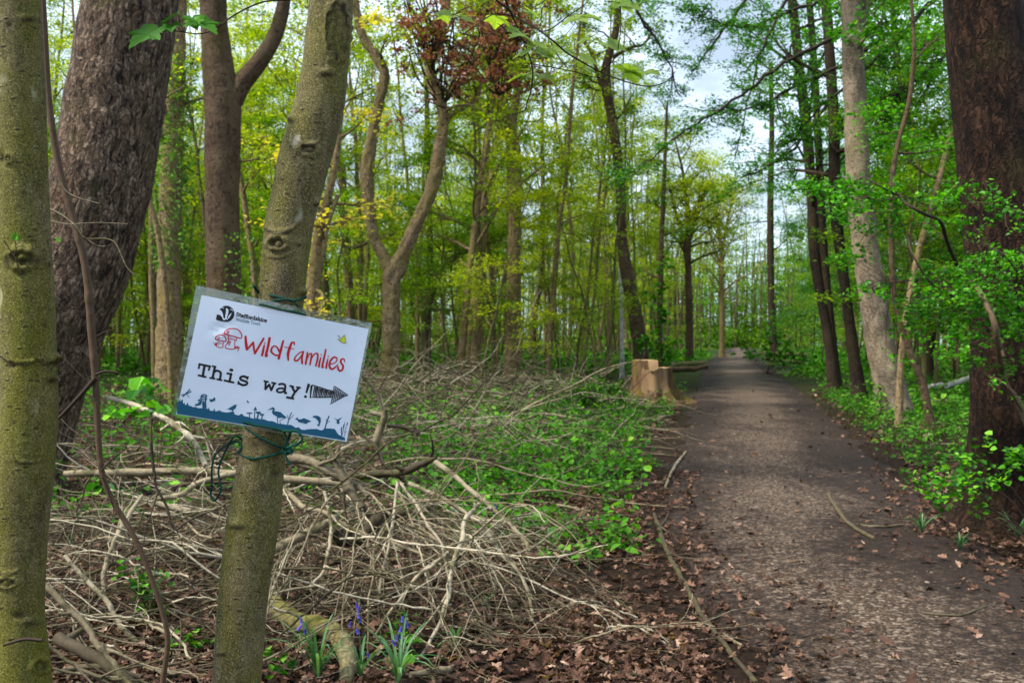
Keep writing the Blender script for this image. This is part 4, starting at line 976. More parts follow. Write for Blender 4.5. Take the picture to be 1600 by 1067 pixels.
def build_sign():
    ctr = S(425, 575); root = empty('laminated_sign', ctr)
    tag(root, 'white laminated paper sign with red lettering and arrow tied on the sapling', 'sign')
    t = NT('white paper under film'); v = t.n('ShaderNodeTexCoord').outputs['Object']
    n1 = t.noise(v, 9., 3); paper = t.pbr(t.mix(n1, (.62, .67, .75), (.68, .73, .80)), .42, t.bump(t.noise(v, 30., 3), .0008), .45, **{'Coat Weight': .25, 'Coat Roughness': .18})
    mb = MB(); sheet(mb, (C_TL, C_TR, C_BR, C_BL), 0, .0003); mb.build('paper', paper, root, ctr, sm=False)
    t = NT('clear plastic film'); v = t.n('ShaderNodeTexCoord').outputs['Object']
    gl = t.n('ShaderNodeBsdfGlossy', {'Color': (.9, .95, .92, 1), 'Roughness': .16, 'Normal': t.bump(t.noise(v, 22., 3), .003)})
    tp = t.n('ShaderNodeBsdfTransparent', {'Color': (.80, .84, .74, 1)}); df = t.n('ShaderNodeBsdfDiffuse', {'Color': (.55, .58, .48, 1)})
    m1 = t.n('ShaderNodeMixShader', {0: .10, 1: tp.outputs[0], 2: gl.outputs[0]}); m2 = t.n('ShaderNodeMixShader', {0: .06, 1: m1.outputs[0], 2: df.outputs[0]})
    t.t.links.new(m2.outputs[0], t.out.inputs[0])
    mb = MB(); sheet(mb, ((306.5, 445.5), (581.5, 505), (544.5, 694), (268, 650.5)), -.0012, .0004); mb.build('plastic_pouch', t.m, root, ctr, sm=False)
    black = flat_mat('black print', (.008, .008, .009), .4); red = flat_mat('red print', (.50, .008, .012), .4); teal = flat_mat('teal print', (.006, .085, .15), .4)
    teal2 = flat_mat('grey teal print', (.05, .16, .20), .4); white = flat_mat('paper white print', (.65, .70, .78), .4); yel = flat_mat('yellow print', (.55, .60, .02), .4)
    # red hand lettering and mushrooms
    mb = MB(); A = R2
    for pts, w, tp_ in (([(122, 185), (130, 290), (142, 358)], 32, (.75, 1, 1)), ([(142, 362), (190, 310), (228, 266)], 20, None), ([(228, 266), (236, 340), (250, 418)], 22, None), ([(250, 420), (310, 320), (372, 212)], 22, None),
                   ([(382, 306), (365, 380), (352, 445)], 25, (.7, 1, 1)), ([(387, 274), (389, 278)], 14, None), ([(456, 207), (432, 330), (402, 452), (430, 442)], 27, (1, 1, 1, .9, .5)),
                   ([(592, 392), (548, 322), (498, 328), (478, 385), (512, 430), (574, 448)], 18, (1.2, .8, 1, 1.3, 1, 1)), ([(644, 246), (612, 370), (582, 488)], 27, (.8, 1, 1)),
                   ([(800, 300), (796, 268), (762, 274), (732, 350), (712, 430), (715, 512)], 25, (.5, .7, .9, 1.2, 1.2, .7)), ([(660, 330), (730, 342), (800, 360)], 10, (.8, 1, .6)),
                   ([(928, 392), (870, 410), (812, 470), (806, 515), (850, 512), (902, 440), (928, 395)], 16, (1, .8, 1, 1.3, .8, .8)), ([(925, 395), (905, 480), (908, 556)], 22, (.8, 1, 1)),
                   ([(980, 402), (972, 480), (955, 566)], 22, (.7, 1, 1)), ([(965, 520), (1008, 430), (1036, 425), (1034, 480), (1015, 575)], 18, (.6, .8, 1, 1.1, 1)), ([(1024, 520), (1075, 432), (1124, 425), (1120, 500), (1098, 590)], 18, (.6, .8, 1, 1.1, 1)),
                   ([(1166, 478), (1150, 540), (1140, 603)], 21, (.6, 1, 1)), ([(1170, 438), (1172, 441)], 13, None), ([(1236, 367), (1212, 480), (1186, 606), (1206, 604)], 22, (.8, 1, 1, .6)), ([(1266, 496), (1250, 560), (1242, 620)], 21, (.6, 1, 1)), ([(1270, 458), (1272, 461)], 14, None),
                   ([(1298, 568), (1368, 546), (1392, 490), (1352, 470), (1302, 520), (1286, 590), (1312, 634), (1352, 624), (1402, 572)], 19, (.7, .6, .8, 1, 1.2, 1.2, 1.2, 1, .5)),
                   ([(1502, 538), (1486, 495), (1450, 505), (1446, 545), (1476, 590), (1466, 645), (1432, 660), (1406, 630), (1408, 602)], 21, (.4, .7, 1, 1, 1, 1, 1, 1, .8))):
        stroke(mb, pts, w, A, taper=tp_)
    A = R1
    for pts, w in (([(405, 690), (420, 640), (480, 592), (570, 576), (670, 590), (740, 650), (770, 720), (750, 778), (640, 752), (520, 722), (405, 690)], 17), ([(475, 625), (447, 680)], 9), ([(492, 630), (465, 684)], 9), ([(510, 635), (483, 688)], 9),
                   ([(500, 730), (480, 792), (530, 780), (560, 805), (600, 800), (655, 830), (662, 770)], 13), ([(500, 805), (462, 890), (425, 965), (490, 998), (610, 1005)], 14), ([(625, 830), (620, 1000)], 12), ([(510, 830), (480, 900)], 8), ([(528, 830), (496, 915)], 8), ([(545, 838), (505, 935)], 8),
                   ([(218, 792), (240, 742), (310, 712), (390, 722), (440, 780), (436, 840), (340, 835), (218, 795)], 16), ([(295, 755), (270, 795)], 8), ([(315, 755), (290, 800)], 8), ([(272, 850), (300, 870), (330, 885), (390, 885), (385, 855)], 10), ([(265, 870), (250, 950), (370, 970), (378, 890)], 13), ([(300, 885), (285, 920)], 9),
                   ([(180, 870), (222, 932), (216, 872), (246, 940), (240, 870)], 9), ([(612, 1010), (655, 940), (642, 1000), (690, 942), (680, 992), (722, 962), (687, 1045)], 11)):
        stroke(mb, pts, w, A)
    mb.build('red_lettering', red, root, ctr)
    # black lettering, arrow and badger
    mb = MB(); A = R3
    for pts, w in (([(152, 118), (378, 165)], 34), ([(152, 118), (142, 202)], 30), ([(370, 166), (350, 240)], 30), ([(262, 150), (222, 372)], 40), ([(137, 350), (283, 384)], 32), ([(428, 160), (490, 172)], 28), ([(476, 178), (428, 408)], 38), ([(377, 402), (470, 420)], 30),
                   ([(452, 290), (510, 255), (572, 270), (600, 318), (580, 440)], 36), ([(525, 432), (613, 450)], 30), ([(808, 236), (832, 244)], 46), ([(735, 310), (822, 326)], 32), ([(816, 322), (780, 482)], 38), ([(678, 456), (864, 500)], 33),
                   ([(1152, 402), (1090, 372), (1022, 385), (1006, 430), (1080, 465), (1142, 490), (1138, 535), (1070, 555), (1000, 530), (968, 500)], 37), ([(1164, 385), (1152, 428)], 28), ([(970, 482), (962, 528)], 28)):
        stroke(mb, pts, w, A, sm_=len(pts) > 3)
    A = R4
    for pts, w in (([(132, 154), (184, 165)], 24), ([(252, 178), (304, 190)], 24), ([(152, 162), (146, 280)], 26), ([(148, 280), (206, 206)], 25), ([(208, 208), (236, 294)], 25), ([(238, 294), (286, 192)], 26),
                   ([(362, 204), (410, 196), (456, 220), (450, 328), (472, 338)], 26), ([(448, 272), (372, 266), (326, 292), (346, 324), (400, 326), (448, 300)], 24), ([(532, 228), (584, 238)], 22), ([(638, 248), (690, 256)], 22), ([(560, 236), (602, 318)], 28), ([(672, 256), (602, 335), (556, 418)], 27), ([(486, 406), (582, 425)], 26),
                   ([(772, 394), (774, 396)], 34)):
        stroke(mb, pts, w, A, sm_=len(pts) in (5, 6))
    stroke(mb, [(822, 212), (788, 332)], 34, A, taper=(1, .8, .6)); mb.build('black_lettering', black, root, ctr); mb = MB()
    stroke(mb, [(880, 215), (1000, 250), (1100, 285), (1208, 308), (1222, 232), (1300, 280), (1435, 370), (1300, 432), (1160, 512), (1192, 405), (1000, 408), (850, 406), (880, 215)], 13, A, sm_=False); stroke(mb, [(862, 225), (848, 410)], 16, A)
    for k in range(13):
        x = 888+k*25; yt = 222+(x-880)*.29; stroke(mb, [(x+26, yt+6), (x, 404)], 9+(k % 3)*3, A); stroke(mb, [(x, 404), (x+36, yt+24)], 6, A)
    for k in range(8):
        x = 1178+k*28; yt = 240+k*17; yb = 505-k*17; stroke(mb, [(x+40, yt+6), (x+2, yb-8)], 9, A); stroke(mb, [(x+2, yb-8), (x+56, yt+26)], 6, A)
    mb.build('hatched_arrow', black, root, ctr); mb = MB()
    write(mb, 'Staffordshire', (368.6, 493.6), (416.6, 503.5), 5.6, 1.15)
    a = [(450+165*math.cos(t), 270+168*math.sin(t)) for t in np.linspace(-2.55, 1.75, 40)]+[(340, 425), (230, 395), (250, 292), (300, 276), (330, 240), (300, 200)]
    mb.build('small_lettering', black, root, ctr); mb = MB(); poly(mb, a, R1); mb.build('badger_emblem', black, root, ctr)
    mb = MB()
    for a in ([(275, 190), (335, 195), (370, 250), (385, 330), (398, 372), (440, 352), (475, 372), (478, 400), (440, 382), (405, 408), (380, 395), (360, 340), (320, 296), (255, 282), (262, 230)],
              [(440, 150), (466, 158), (492, 190), (490, 250), (472, 310), (458, 366), (424, 366), (428, 300), (442, 235)], [(562, 250), (535, 310), (505, 360), (478, 378), (488, 330), (520, 285)]):
        poly(mb, a, R1, .0008)
    stroke(mb, [(335, 150), (365, 138), (395, 156)], 10, R1, .0008); stroke(mb, [(528, 178), (560, 182), (578, 208)], 10, R1, .0008)
    mb.build('badger_stripes', white, root, ctr)
    mb = MB(); write(mb, 'Wildlife Trust', (368.2, 500.6), (406.0, 508.4), 4.6, .55); mb.build('teal_lettering', teal2, root, ctr)
    # teal silhouettes
    mb = MB()
    top = [R5(*q) for q in [(72, 445), (95, 438), (110, 420), (135, 370), (138, 430), (160, 400), (182, 378), (178, 450), (190, 465), (220, 425), (210, 490), (232, 490), (272, 432), (270, 500), (290, 480), (300, 505), (330, 505), (352, 520), (372, 528), (400, 520), (430, 530), (455, 548), (480, 540), (520, 545), (560, 538), (590, 550), (612, 535), (622, 572), (642, 530), (660, 580), (690, 592), (720, 590), (748, 545), (750, 595), (780, 598), (838, 580), (868, 605), (960, 620), (1060, 605), (1086, 600), (1105, 655), (1180, 672), (1200, 655), (1232, 640), (1270, 682), (1350, 700), (1440, 732)]]+[R6(*q) for q in [(0, 330), (60, 345), (130, 350), (190, 375), (250, 375), (290, 390), (320, 410), (430, 425), (480, 435), (540, 435), (590, 460), (620, 482), (650, 475), (672, 472), (700, 510), (760, 515), (800, 505), (860, 500), (960, 500), (990, 515), (1020, 520), (1050, 512), (1070, 490), (1150, 492), (1220, 497), (1240, 510), (1262, 550), (1290, 590), (1330, 610), (1392, 640)]]
    top = np.array(top); xs = np.concatenate([np.sort(top[:, 0]), np.linspace(276.5, 541, 60)]); xs = np.unique(np.clip(xs, 276.4, 539.2)); ty = np.interp(xs, top[:, 0], top[:, 1]); ty[0] = R5(70, 446)[1]
    by = 646.2+(xs-275)*(42.2/266); nn = len(xs); rows_ = 4
    V = [S(x, a+(b-a)*k/rows_, .0005) for k in range(rows_+1) for x, a, b in zip(xs, ty, np.maximum(by, ty+.1))]
    mb.add(V, [(k*nn+i, (k+1)*nn+i, (k+1)*nn+i+1, k*nn+i+1) for k in range(rows_) for i in range(nn-1)])
    for pts, w in (([(565, 290), (545, 400), (535, 545)], 9), ([(540, 305), (510, 322)], 20), ([(588, 308), (604, 335)], 22), ([(532, 340), (497, 356)], 22), ([(578, 350), (602, 378)], 22), ([(520, 385), (462, 406)], 26), ([(575, 388), (590, 412)], 22), ([(512, 428), (472, 452)], 30), ([(570, 445), (576, 520)], 42), ([(490, 470), (412, 488)], 28), ([(540, 460), (545, 540)], 26),
                   ([(302, 210), (240, 280), (180, 338)], 15), ([(326, 246), (240, 290), (156, 308)], 15), ([(228, 262), (260, 310), (294, 350)], 8), ([(1330, 415), (1352, 445)], 14), ([(1345, 430), (1335, 440)], 12), ([(1328, 632), (1412, 632)], 18), ([(1370, 632), (1370, 705)], 14), ([(1466, 570), (1456, 742)], 13), ([(1502, 618), (1558, 620)], 22), ([(1530, 620), (1506, 735)], 18)):
        stroke(mb, pts, w, R5)
    for pts in ([(650, 375), (700, 385), (750, 345), (764, 400), (740, 416), (686, 436), (665, 425)], [(940, 568), (1000, 545), (1060, 508), (1110, 480), (1152, 488), (1132, 505), (1130, 540), (1090, 572), (1065, 605), (1050, 577), (1010, 577), (990, 560)], [(1436, 575), (1480, 512), (1502, 582)]): poly(mb, pts, R5)
    for pts, w in (([(10, 242), (62, 252)], 22), ([(40, 250), (20, 340)], 15), ([(75, 275), (115, 277)], 20), ([(100, 277), (90, 345)], 13), ([(335, 320), (335, 412)], 9), ([(450, 332), (375, 372), (385, 418)], 7), ([(490, 438), (520, 330), (555, 245)], 11), ([(512, 370), (490, 285)], 6), ([(527, 350), (590, 280)], 6),
                   ([(1075, 500), (1105, 400), (1140, 300)], 14), ([(1105, 400), (1098, 345)], 6), ([(1112, 410), (1155, 370)], 6), ([(1338, 615), (1335, 480)], 9), ([(1345, 600), (1390, 395)], 6), ([(1380, 560), (1430, 400)], 5), ([(1372, 622), (1412, 530)], 6), ([(1366, 480), (1374, 440)], 14), ([(1336, 520), (1336, 480)], 14), ([(1420, 440), (1430, 405)], 12)):
        stroke(mb, pts, w, R6)
    for pts in ([(170, 215), (240, 170), (270, 158), (295, 185), (285, 222), (310, 222), (380, 235), (430, 280), (480, 322), (450, 337), (420, 325), (345, 327), (320, 300), (290, 285), (260, 265), (250, 225), (265, 195), (235, 193)],
                [(610, 345), (650, 315), (655, 345), (700, 350), (745, 330), (800, 350), (866, 380), (800, 405), (790, 422), (720, 405), (665, 392), (645, 362)],
                [(890, 295), (960, 290), (1010, 320), (1012, 380), (997, 430), (985, 465), (950, 430), (982, 420), (970, 370), (930, 330), (886, 318)],
                [(1215, 320), (1270, 352), (1352, 313), (1298, 367), (1310, 405), (1282, 427), (1258, 402), (1266, 370)]): poly(mb, pts, R6)
    mb.build('teal_silhouettes', teal, root, ctr)
    mb = MB(); poly(mb, [(1442, 245), (1465, 195), (1495, 163), (1506, 200), (1520, 277), (1468, 265)], R2); poly(mb, [(1402, 213), (1440, 213), (1465, 268), (1430, 245)], R2); mb.build('yellow_butterfly', yel, root, ctr)
    mb = MB(); stroke(mb, [(1400, 170), (1420, 178), (1440, 208)], 6, R2); stroke(mb, [(1403, 212), (1435, 248), (1466, 268), (1512, 277)], 5, R2, .0008); stroke(mb, [(1442, 240), (1466, 195), (1496, 163), (1506, 200), (1520, 275)], 3.5, R2, .0008)
    mb.build('butterfly_outline', black, root, ctr)
build_sign()

def build_twine():
    t = NT('green twine'); v = t.attr('bark').outputs['Vector']
    n1 = t.noise(v, 900., 3); mat = t.pbr(t.mix(n1, (.003, .022, .016), (.014, .085, .055)), .9, t.bump(n1, .001), .1)
    cY = 1.75
    cx = lambda py: np.interp(py, [430, 470, 530, 600, 670, 715, 750], [443, 440, 432, 422, 414, 410, 405]); hw = lambda py: np.interp(py, [430, 470, 600, 670, 715, 750], [36, 35, 32.5, 33, 35.5, 37.5])
    def on(px, py, lift=2.):
        """a point of the cord lying on the trunk's front"""
        r = hw(py)+lift; d = np.clip((px-cx(py))/r, -1, 1); return cY-math.sqrt(max(0, 1-d*d))*r/F*cY
    def cord(mb, pts, r=.0017, ny=5):
        p = smooth(np.array(pts), ny); ln = np.concatenate([[0], np.cumsum(np.linalg.norm(np.diff(p, axis=0), axis=1))])
        tt = np.arange(0, ln[-1], .0014); p = np.column_stack([np.interp(tt, ln, p[:, k]) for k in range(3)])
        th = np.arange(10)/10*2*math.pi
        def d(th_, l_, pp, u, w, R):   # two-ply twist plus fuzz
            return R*(.22*np.cos(2*(th_[None]-l_[:, None]*900))+rg.normal(0, .10, R.shape)), np.zeros(R.shape)
        mb.tube(p, r, 10, disp=d)
    rg = np.random.default_rng(3)
    def back(px0, py0, px1, py1):
        """round the back of the trunk"""
        out = []
        for a in np.linspace(0, 1, 7)[1:-1]:
            py = py0+(py1-py0)*a; th = math.pi*a; r = (hw(py)+2)/F*cY; s_ = 1 if px0 > px1 else -1
            out.append(P(0, py, cY)*0+np.array(((cx(py)-800)/F*cY+s_*r*math.cos(th), cY+r*math.sin(th), CH-(py-533.5)/F*cY)))
        return out
    z = lambda x, y: (320+x/8.889, 430+y/8.889)
    mb = MB(); A = [z(*q) for q in ((740, 240), (900, 275), (1060, 310), (1220, 348), (1340, 328), (1395, 295))]
    p = [P(x, y, on(x, y)) for x, y in A]+back(477, 463, 404, 476)
    B = [z(*q) for q in ((752, 400), (880, 372), (1050, 342), (1180, 340), (1270, 400), (1340, 490), (1400, 548))]
    p += [P(x, y, on(x, y, 4)) for x, y in B]; cord(mb, p)
    C = [z(*q) for q in ((1405, 552), (1280, 515), (1050, 475), (900, 435), (750, 402))]
    cord(mb, [P(x, y, min(on(x, y, 5), sign_Y(x, y)-.002)) for x, y in C])
    cord(mb, [P(*z(745, 245), on(404, 457)), P(*z(712, 195), 1.735), P(*z(672, 145), 1.72)], .0022)
    c = P(440, 475, cY); tag(mb.build('twine_tie', mat, None, c), 'green twine wound around the trunk at the top edge of the sign', 'twine')
    z = lambda x, y: (320+x/6.667, 640+y/6.667)
    mb = MB(); A = [z(*q) for q in ((400, 128), (500, 158), (650, 183), (800, 213), (870, 222), (950, 222), (1000, 262), (1012, 312), (965, 352), (900, 380), (850, 398))]
    cord(mb, [P(x, y, min(on(x, y, 3), sign_Y(x, y)-.003) if x < 446 else 1.695) for x, y in A], .0021)
    B = [z(*q) for q in ((405, 130), (432, 188), (520, 252), (620, 312), (760, 380), (845, 408))]
    cord(mb, [P(x, y, on(x, y, 3)) for x, y in B], .002)
    C = [z(*q) for q in ((855, 420), (760, 458), (620, 492), (500, 510), (400, 482), (352, 440))]
    cord(mb, [P(x, y, on(x, y, 3)) for x, y in C]+back(373, 706, 446, 690)+[P(450, 696, on(446, 696, 3)), P(*z(850, 410), on(446, 700, 5))], .002)
    cord(mb, [P(*z(820, 222), 1.70), P(*z(852, 290), 1.706), P(*z(855, 370), 1.71)]); cord(mb, [P(*z(895, 232), 1.70), P(*z(872, 300), 1.72), P(*z(852, 372), 1.715)], .0022)
    for k in range(7):     # the knot
        c0 = P(*z(850+rg.normal(0, 12), 412+rg.normal(0, 16)), 1.712); a = rg.uniform(0, 6.3, 1)[0]
        cord(mb, [c0+.0055*np.array((math.cos(a+b)*1., -.7*math.sin(b*1.3), math.sin(a+b))) for b in np.linspace(0, 4.5, 7)], .0021)
    cord(mb, [P(*z(x, y), 1.705) for x, y in ((845, 430), (850, 500), (880, 555), (905, 580))]); cord(mb, [P(*z(x, y), 1.70) for x, y in ((860, 400), (900, 405), (915, 430), (890, 470))])
    D = [(352, 440), (375, 400), (388, 360), (385, 312), (345, 282), (305, 282), (262, 335), (210, 440), (165, 540), (142, 640), (155, 740), (168, 830), (135, 905), (98, 945), (62, 890), (72, 780), (72, 640), (80, 560), (112, 470), (200, 385), (285, 345), (350, 335), (383, 352), (380, 400), (360, 440)]
    cord(mb, [P(*z(x, y), 1.735+.01*math.sin(i)) for i, (x, y) in enumerate(D)], .00165)
    cord(mb, [P(*z(305, 282), 1.74), P(*z(245, 292), 1.74)], .0013)
    c = P(412, 700, cY); tag(mb.build('twine_tie', mat, None, c), 'green twine knotted below the sign with a loose loop hanging left', 'twine')
build_twine()

# ------------------------------------------------------------------ overhanging twigs and stems
def build_overhang():
    rng = np.random.default_rng(41)
    for k, (Y, pts, lab, n) in enumerate(((18.5, [(1420, -60, 9), (1330, 40, 7), (1240, 90, 6), (1170, 140, 5), (1110, 180, 4), (1060, 212, 3), (1010, 255, 2), (975, 285, 1.5)], 'long thin branch slanting down to the left across the sky gap over the path', 26),
                        (19, [(1400, -80, 8), (1300, -10, 6), (1230, 20, 5), (1180, 40, 4), (1130, 38, 3), (1090, 14, 2), (1075, 0, 1.5)], 'leafy branch reaching over the path at the very top of the sky gap', 26),
                        (20, [(1380, 60, 8), (1300, 110, 6), (1250, 130, 5), (1200, 160, 4), (1150, 175, 3), (1110, 170, 2)], 'dark leafy branch crossing the slender tree high on the right', 26),
                        (18.5, [(1460, 0, 8), (1400, 60, 6), (1330, 130, 5), (1270, 180, 3), (1240, 215, 2)], 'leafy branch hanging in front of the dark trunks on the right', 30),
                        (18, [(1500, 60, 7), (1450, 110, 6), (1400, 150, 4), (1370, 200, 3)], 'leafy branch between the beech and the big dark trunk', 34),
                        (21, [(1300, -100, 8), (1250, -40, 6), (1200, 60, 5), (1180, 110, 3), (1150, 250, 1.5)], 'drooping leafy branch right of the sky gap', 30),
                        (22, [(1300, 150, 6), (1250, 220, 5), (1200, 260, 3), (1160, 275, 2)], 'low leafy branch hanging across the slender dark tree', 24), (24, [(900, -120, 8), (960, -30, 6), (1010, 40, 4), (1045, 95, 3), (1060, 150, 2)], 'leafy branch drooping into the left part of the sky gap', 30), (28, [(1240, -90, 8), (1180, -20, 6), (1120, 60, 4), (1085, 110, 2)], 'thin leafy branch crossing the middle of the sky gap near its top', 26))):
        b = MB(); l = MB(); r = smooth(px_rows(pts, Y), 5); r[:, :3] += rng.normal(0, .02, (len(r), 3)); b.tube(r[:, :3], r[:, 3], 7, rnd=0.); lp = []
        for j in range(n):
            i = rng.integers(len(r)//6, len(r)-1); d = r[i+1, :3]-r[i, :3]; d = d/np.linalg.norm(d)+rng.normal(0, .8, 3)*np.array([1, 1, .55]); Lk = rng.uniform(.4, 1.5)*(1-.4*i/len(r))
            p, rr = limb(rng, r[i, :3], d, Lk, r[i, 3]*.55, .002, 6, .2, 0.); b.tube(p, rr, 4, rnd=0., cap=False); lp.append(p[2:])
            for q in range(3):
                c = rng.integers(2, 6); p2, r2 = limb(rng, p[c], rng.normal(0, 1, 3)*np.array([1, 1, .4]), Lk*.35, .003, .0015, 4, .2); b.tube(p2, r2, 3, rnd=0., cap=False); lp.append(p2[1:])
        q, c = sprays(rng, lp, 5, .07, .4); l.leaves(q, .055, rng, .5, rnd=c)
        root = empty('overhanging_branch', r[0, :3]); tag(root, lab, 'branch'); b.build('stems', M['stem'], root, r[0, :3]); l.build('foliage', M['leafd'], root, r[0, :3], sm=False)
build_overhang()
def build_bough():
    rng = np.random.default_rng(8); Y = 2.6; b = MB(); l = MB(); z = lambda x, y: (660+x/4, y/4)
    for pts, w0, w1 in (([(430, -160), (480, -60), (520, 0), (560, 90), (700, 170), (820, 260), (900, 330), (1000, 390), (1110, 450), (1250, 505), (1400, 540), (1520, 515), (1580, 450)], 4.2, 1.2), ([(420, -100), (460, 0), (540, 60), (570, 120), (620, 230), (660, 330), (690, 440), (680, 560), (655, 640), (640, 690), (560, 720)], 3.4, 1.4),
                        ([(690, 402), (800, 420), (950, 450), (1080, 485), (1150, 470)], 1.7, 1.2), ([(800, 262), (860, 370), (912, 430)], 2., 1.4), ([(730, 200), (800, 185), (900, 110), (1000, 40), (1040, 0), (1060, -60)], 2.2, 1.2), ([(560, 100), (450, 90), (350, 150), (250, 220)], 2., 1.), ([(1110, 450), (1200, 370), (1236, 220), (1240, 60), (1236, 20)], 1.8, 1.), ([(640, 70), (700, 45), (770, 0), (800, -60)], 1.6, 1.2), ([(840, 250), (900, 215), (960, 140)], 1.2, .8)):
        n = len(pts); r = smooth(px_rows([(*z(x, y), w0+(w1-w0)*i/n, .05*math.sin(i*1.3+w0)) for i, (x, y) in enumerate(pts)], Y), 5); b.tube(r[:, :3], r[:, 3], 7, rnd=.0)
    for (x, y, n) in ((130, 80, 2), (240, 110, 3), (620, 55, 2), (470, 105, 2), (640, 215, 3), (690, 275, 2), (700, 320, 3), (850, 320, 3), (980, 350, 2), (1060, 255, 3), (1140, 270, 2), (950, 115, 3), (1010, 105, 2), (1215, 20, 3), (1280, 35, 2), (620, 470, 3), (720, 470, 2), (1210, 410, 2), (1290, 430, 2), (1370, 445, 2), (1500, 495, 2), (990, 430, 1), (540, 160, 1)):
        for k in range(n):
            a = rng.uniform(-.4, 3.5) if k else rng.uniform(-.2, .4); d = (math.cos(a), rng.normal(0, .5), -.35+.25*math.sin(a))
            c = P(*z(x+rng.normal(0, 18), y+rng.normal(0, 6)), Y+rng.normal(0, .03))
            lobed_leaf(l, c, d, (rng.normal(0, .25), -.55+rng.normal(0, .25), 1), rng.uniform(.035, .06) if x < 1480 else .018, rng.uniform(.5, .95))
            b.tube(np.array([c-np.array((d[0], d[1], -.4))*.025, c]), .0008, 4, rnd=.3, cap=False)
    base = P(770, -30, Y); root = empty('overhanging_bough', base); tag(root, 'thin dark overhanging twigs with pale green lobed leaves at the top of the view', 'bough')
    b.build('twigs', M['stem'], root, base)
    lo = l.build('lobed_leaves', leaf_mat('pale lobed leaves', [(0, (.05, .14, .02)), (1, (.26, .36, .07))], .5, 0), root, base, sm=False)
    # the thin brown stem beside the left trunk, and the bare twig crossing it
    g = float(gz(-.75, 2.1))
    st = [(250, 1480, 12), (248, 1300, 10), (249, 1120, 9), (255, 1060, 9), (262, 1000, 8), (252, 950, 8), (228, 880, 8), (205, 830, 8), (175, 780, 8), (158, 730, 9), (152, 650, 10), (150, 600, 10), (143, 520, 12), (138, 450, 12), (128, 390, 12), (108, 320, 11), (92, 260, 11), (80, 190, 11), (74, 130, 10), (70, 60, 10), (66, -20, 9), (60, -200, 7)]
    r = dense(px_rows(st, 2.1), .006); m = MB()
    m.tube(r[:, :3], r[:, 3], 16, disp=knotty([(138, 465, 8, 10, 'nub', .003), (146, 560, 8, 6, 'nub', .002), (119, 375, 7, 8, 'nub', .002), (151, 612, 8, 5, 'nub', .002), (158, 725, 7, 8, 'nub', .002)], 4., .05), rnd=.55)
    for pl, w in (([(150, 590), (128, 615), (105, 640), (83, 662), (70, 670)], 7.5), ([(150, 585), (165, 580), (185, 582)], 4), ([(152, 525), (165, 518), (175, 516)], 2.), ([(158, 735), (178, 715), (195, 702)], 3), ([(160, 745), (168, 765), (178, 795)], 3)):
        q = smooth(px_rows([(x, y, w*(1-.5*i/len(pl))) for i, (x, y) in enumerate(pl)], 2.09), 5); m.tube(q[:, :3], q[:, 3], 8, rnd=.1)
    base = r[0, :3]; tag(m.build('thin_stem', M['stem'], None, base), 'thin reddish brown crooked stem right of the left edge trunk', 'stem')
    m = MB()
    for pl, w in (([(-60, 285), (0, 290), (40, 300), (60, 318), (95, 335), (120, 355), (133, 372), (165, 373), (180, 380), (190, 400), (200, 420), (213, 431)], 3.4), ([(58, 318), (62, 333), (75, 343), (105, 350), (150, 348), (200, 350)], 1.8), ([(95, 285), (105, 300), (125, 310), (155, 318)], 1.8), ([(133, 372), (150, 383), (165, 385)], 1.6)):
        q = smooth(px_rows([(x, y, w*(1-.6*i/len(pl)), -.02*i/len(pl)) for i, (x, y) in enumerate(pl)], 1.95), 5); m.tube(q[:, :3], q[:, 3], 6, rnd=.7)
    tag(m.build('bare_twig', M['twig'], None, P(0, 290, 1.95)), 'thin bare grey twig crossing in front of the big fissured trunk', 'twig')
build_bough()

# ------------------------------------------------------------------ brushwood
def dead_branch(rows, label, group=None, rnd=.6, tw=2, seed=0, mat='twig', sides=8, name='dead_branch', cat='branch'):
    rng = np.random.default_rng(seed+900); r = smooth(rows, 4); m = MB()
    r[:, 3] *= 1+rng.normal(0, .06, len(r)); r[:, :3] += rng.normal(0, .0022, (len(r), 3))
    r[:, 2] = np.maximum(r[:, 2], gz(r[:, 0], r[:, 1])+r[:, 3]*.7)
    m.tube(r[:, :3], r[:, 3], sides, rnd=rnd, disp=lambda th, ln, p, u, w, R: (R*rng.normal(0, .07, R.shape), np.zeros(R.shape)))
    n = len(r)
    for k in range(max(1, n//9)):      # snapped side stubs
        i = rng.integers(1, n-1); d = rng.normal(0, 1, 3); d /= np.linalg.norm(d); q = r[i, :3]
        m.tube(np.array([q, q+d*r[i, 3]*2.2, q+d*r[i, 3]*rng.uniform(2.6, 5)]), np.array([.8, .55, .45])*r[i, 3], 5, rnd=rnd)
    for k in range(tw):
        i = rng.integers(n//5, n-2); d = (r[i+1, :3]-r[i, :3]); d = d/np.linalg.norm(d)+rng.normal(0, .55, 3); Lt = rng.uniform(.12, .5)
        p, rr = limb(rng, r[i, :3], d, Lt, r[i, 3]*.6, .0012, 6, .16, -.03); p[:, 2] = np.maximum(p[:, 2], gz(p[:, 0], p[:, 1])+.005)
        m.tube(p, rr, 5, rnd=min(1, rnd+rng.uniform(-.1, .2)), cap=False)
        if rng.uniform() < .6:
            j = rng.integers(2, 5); p2, r2 = limb(rng, p[j], (p[j]-p[j-1])/np.linalg.norm(p[j]-p[j-1])+rng.normal(0, .6, 3), Lt*.5, rr[j]*.7, .001, 4, .15)
            m.tube(p2, r2, 4, rnd=rnd, cap=False)
    o = m.build(name, M[mat], None, r[0, :3]); tag(o, label, cat, group); return o
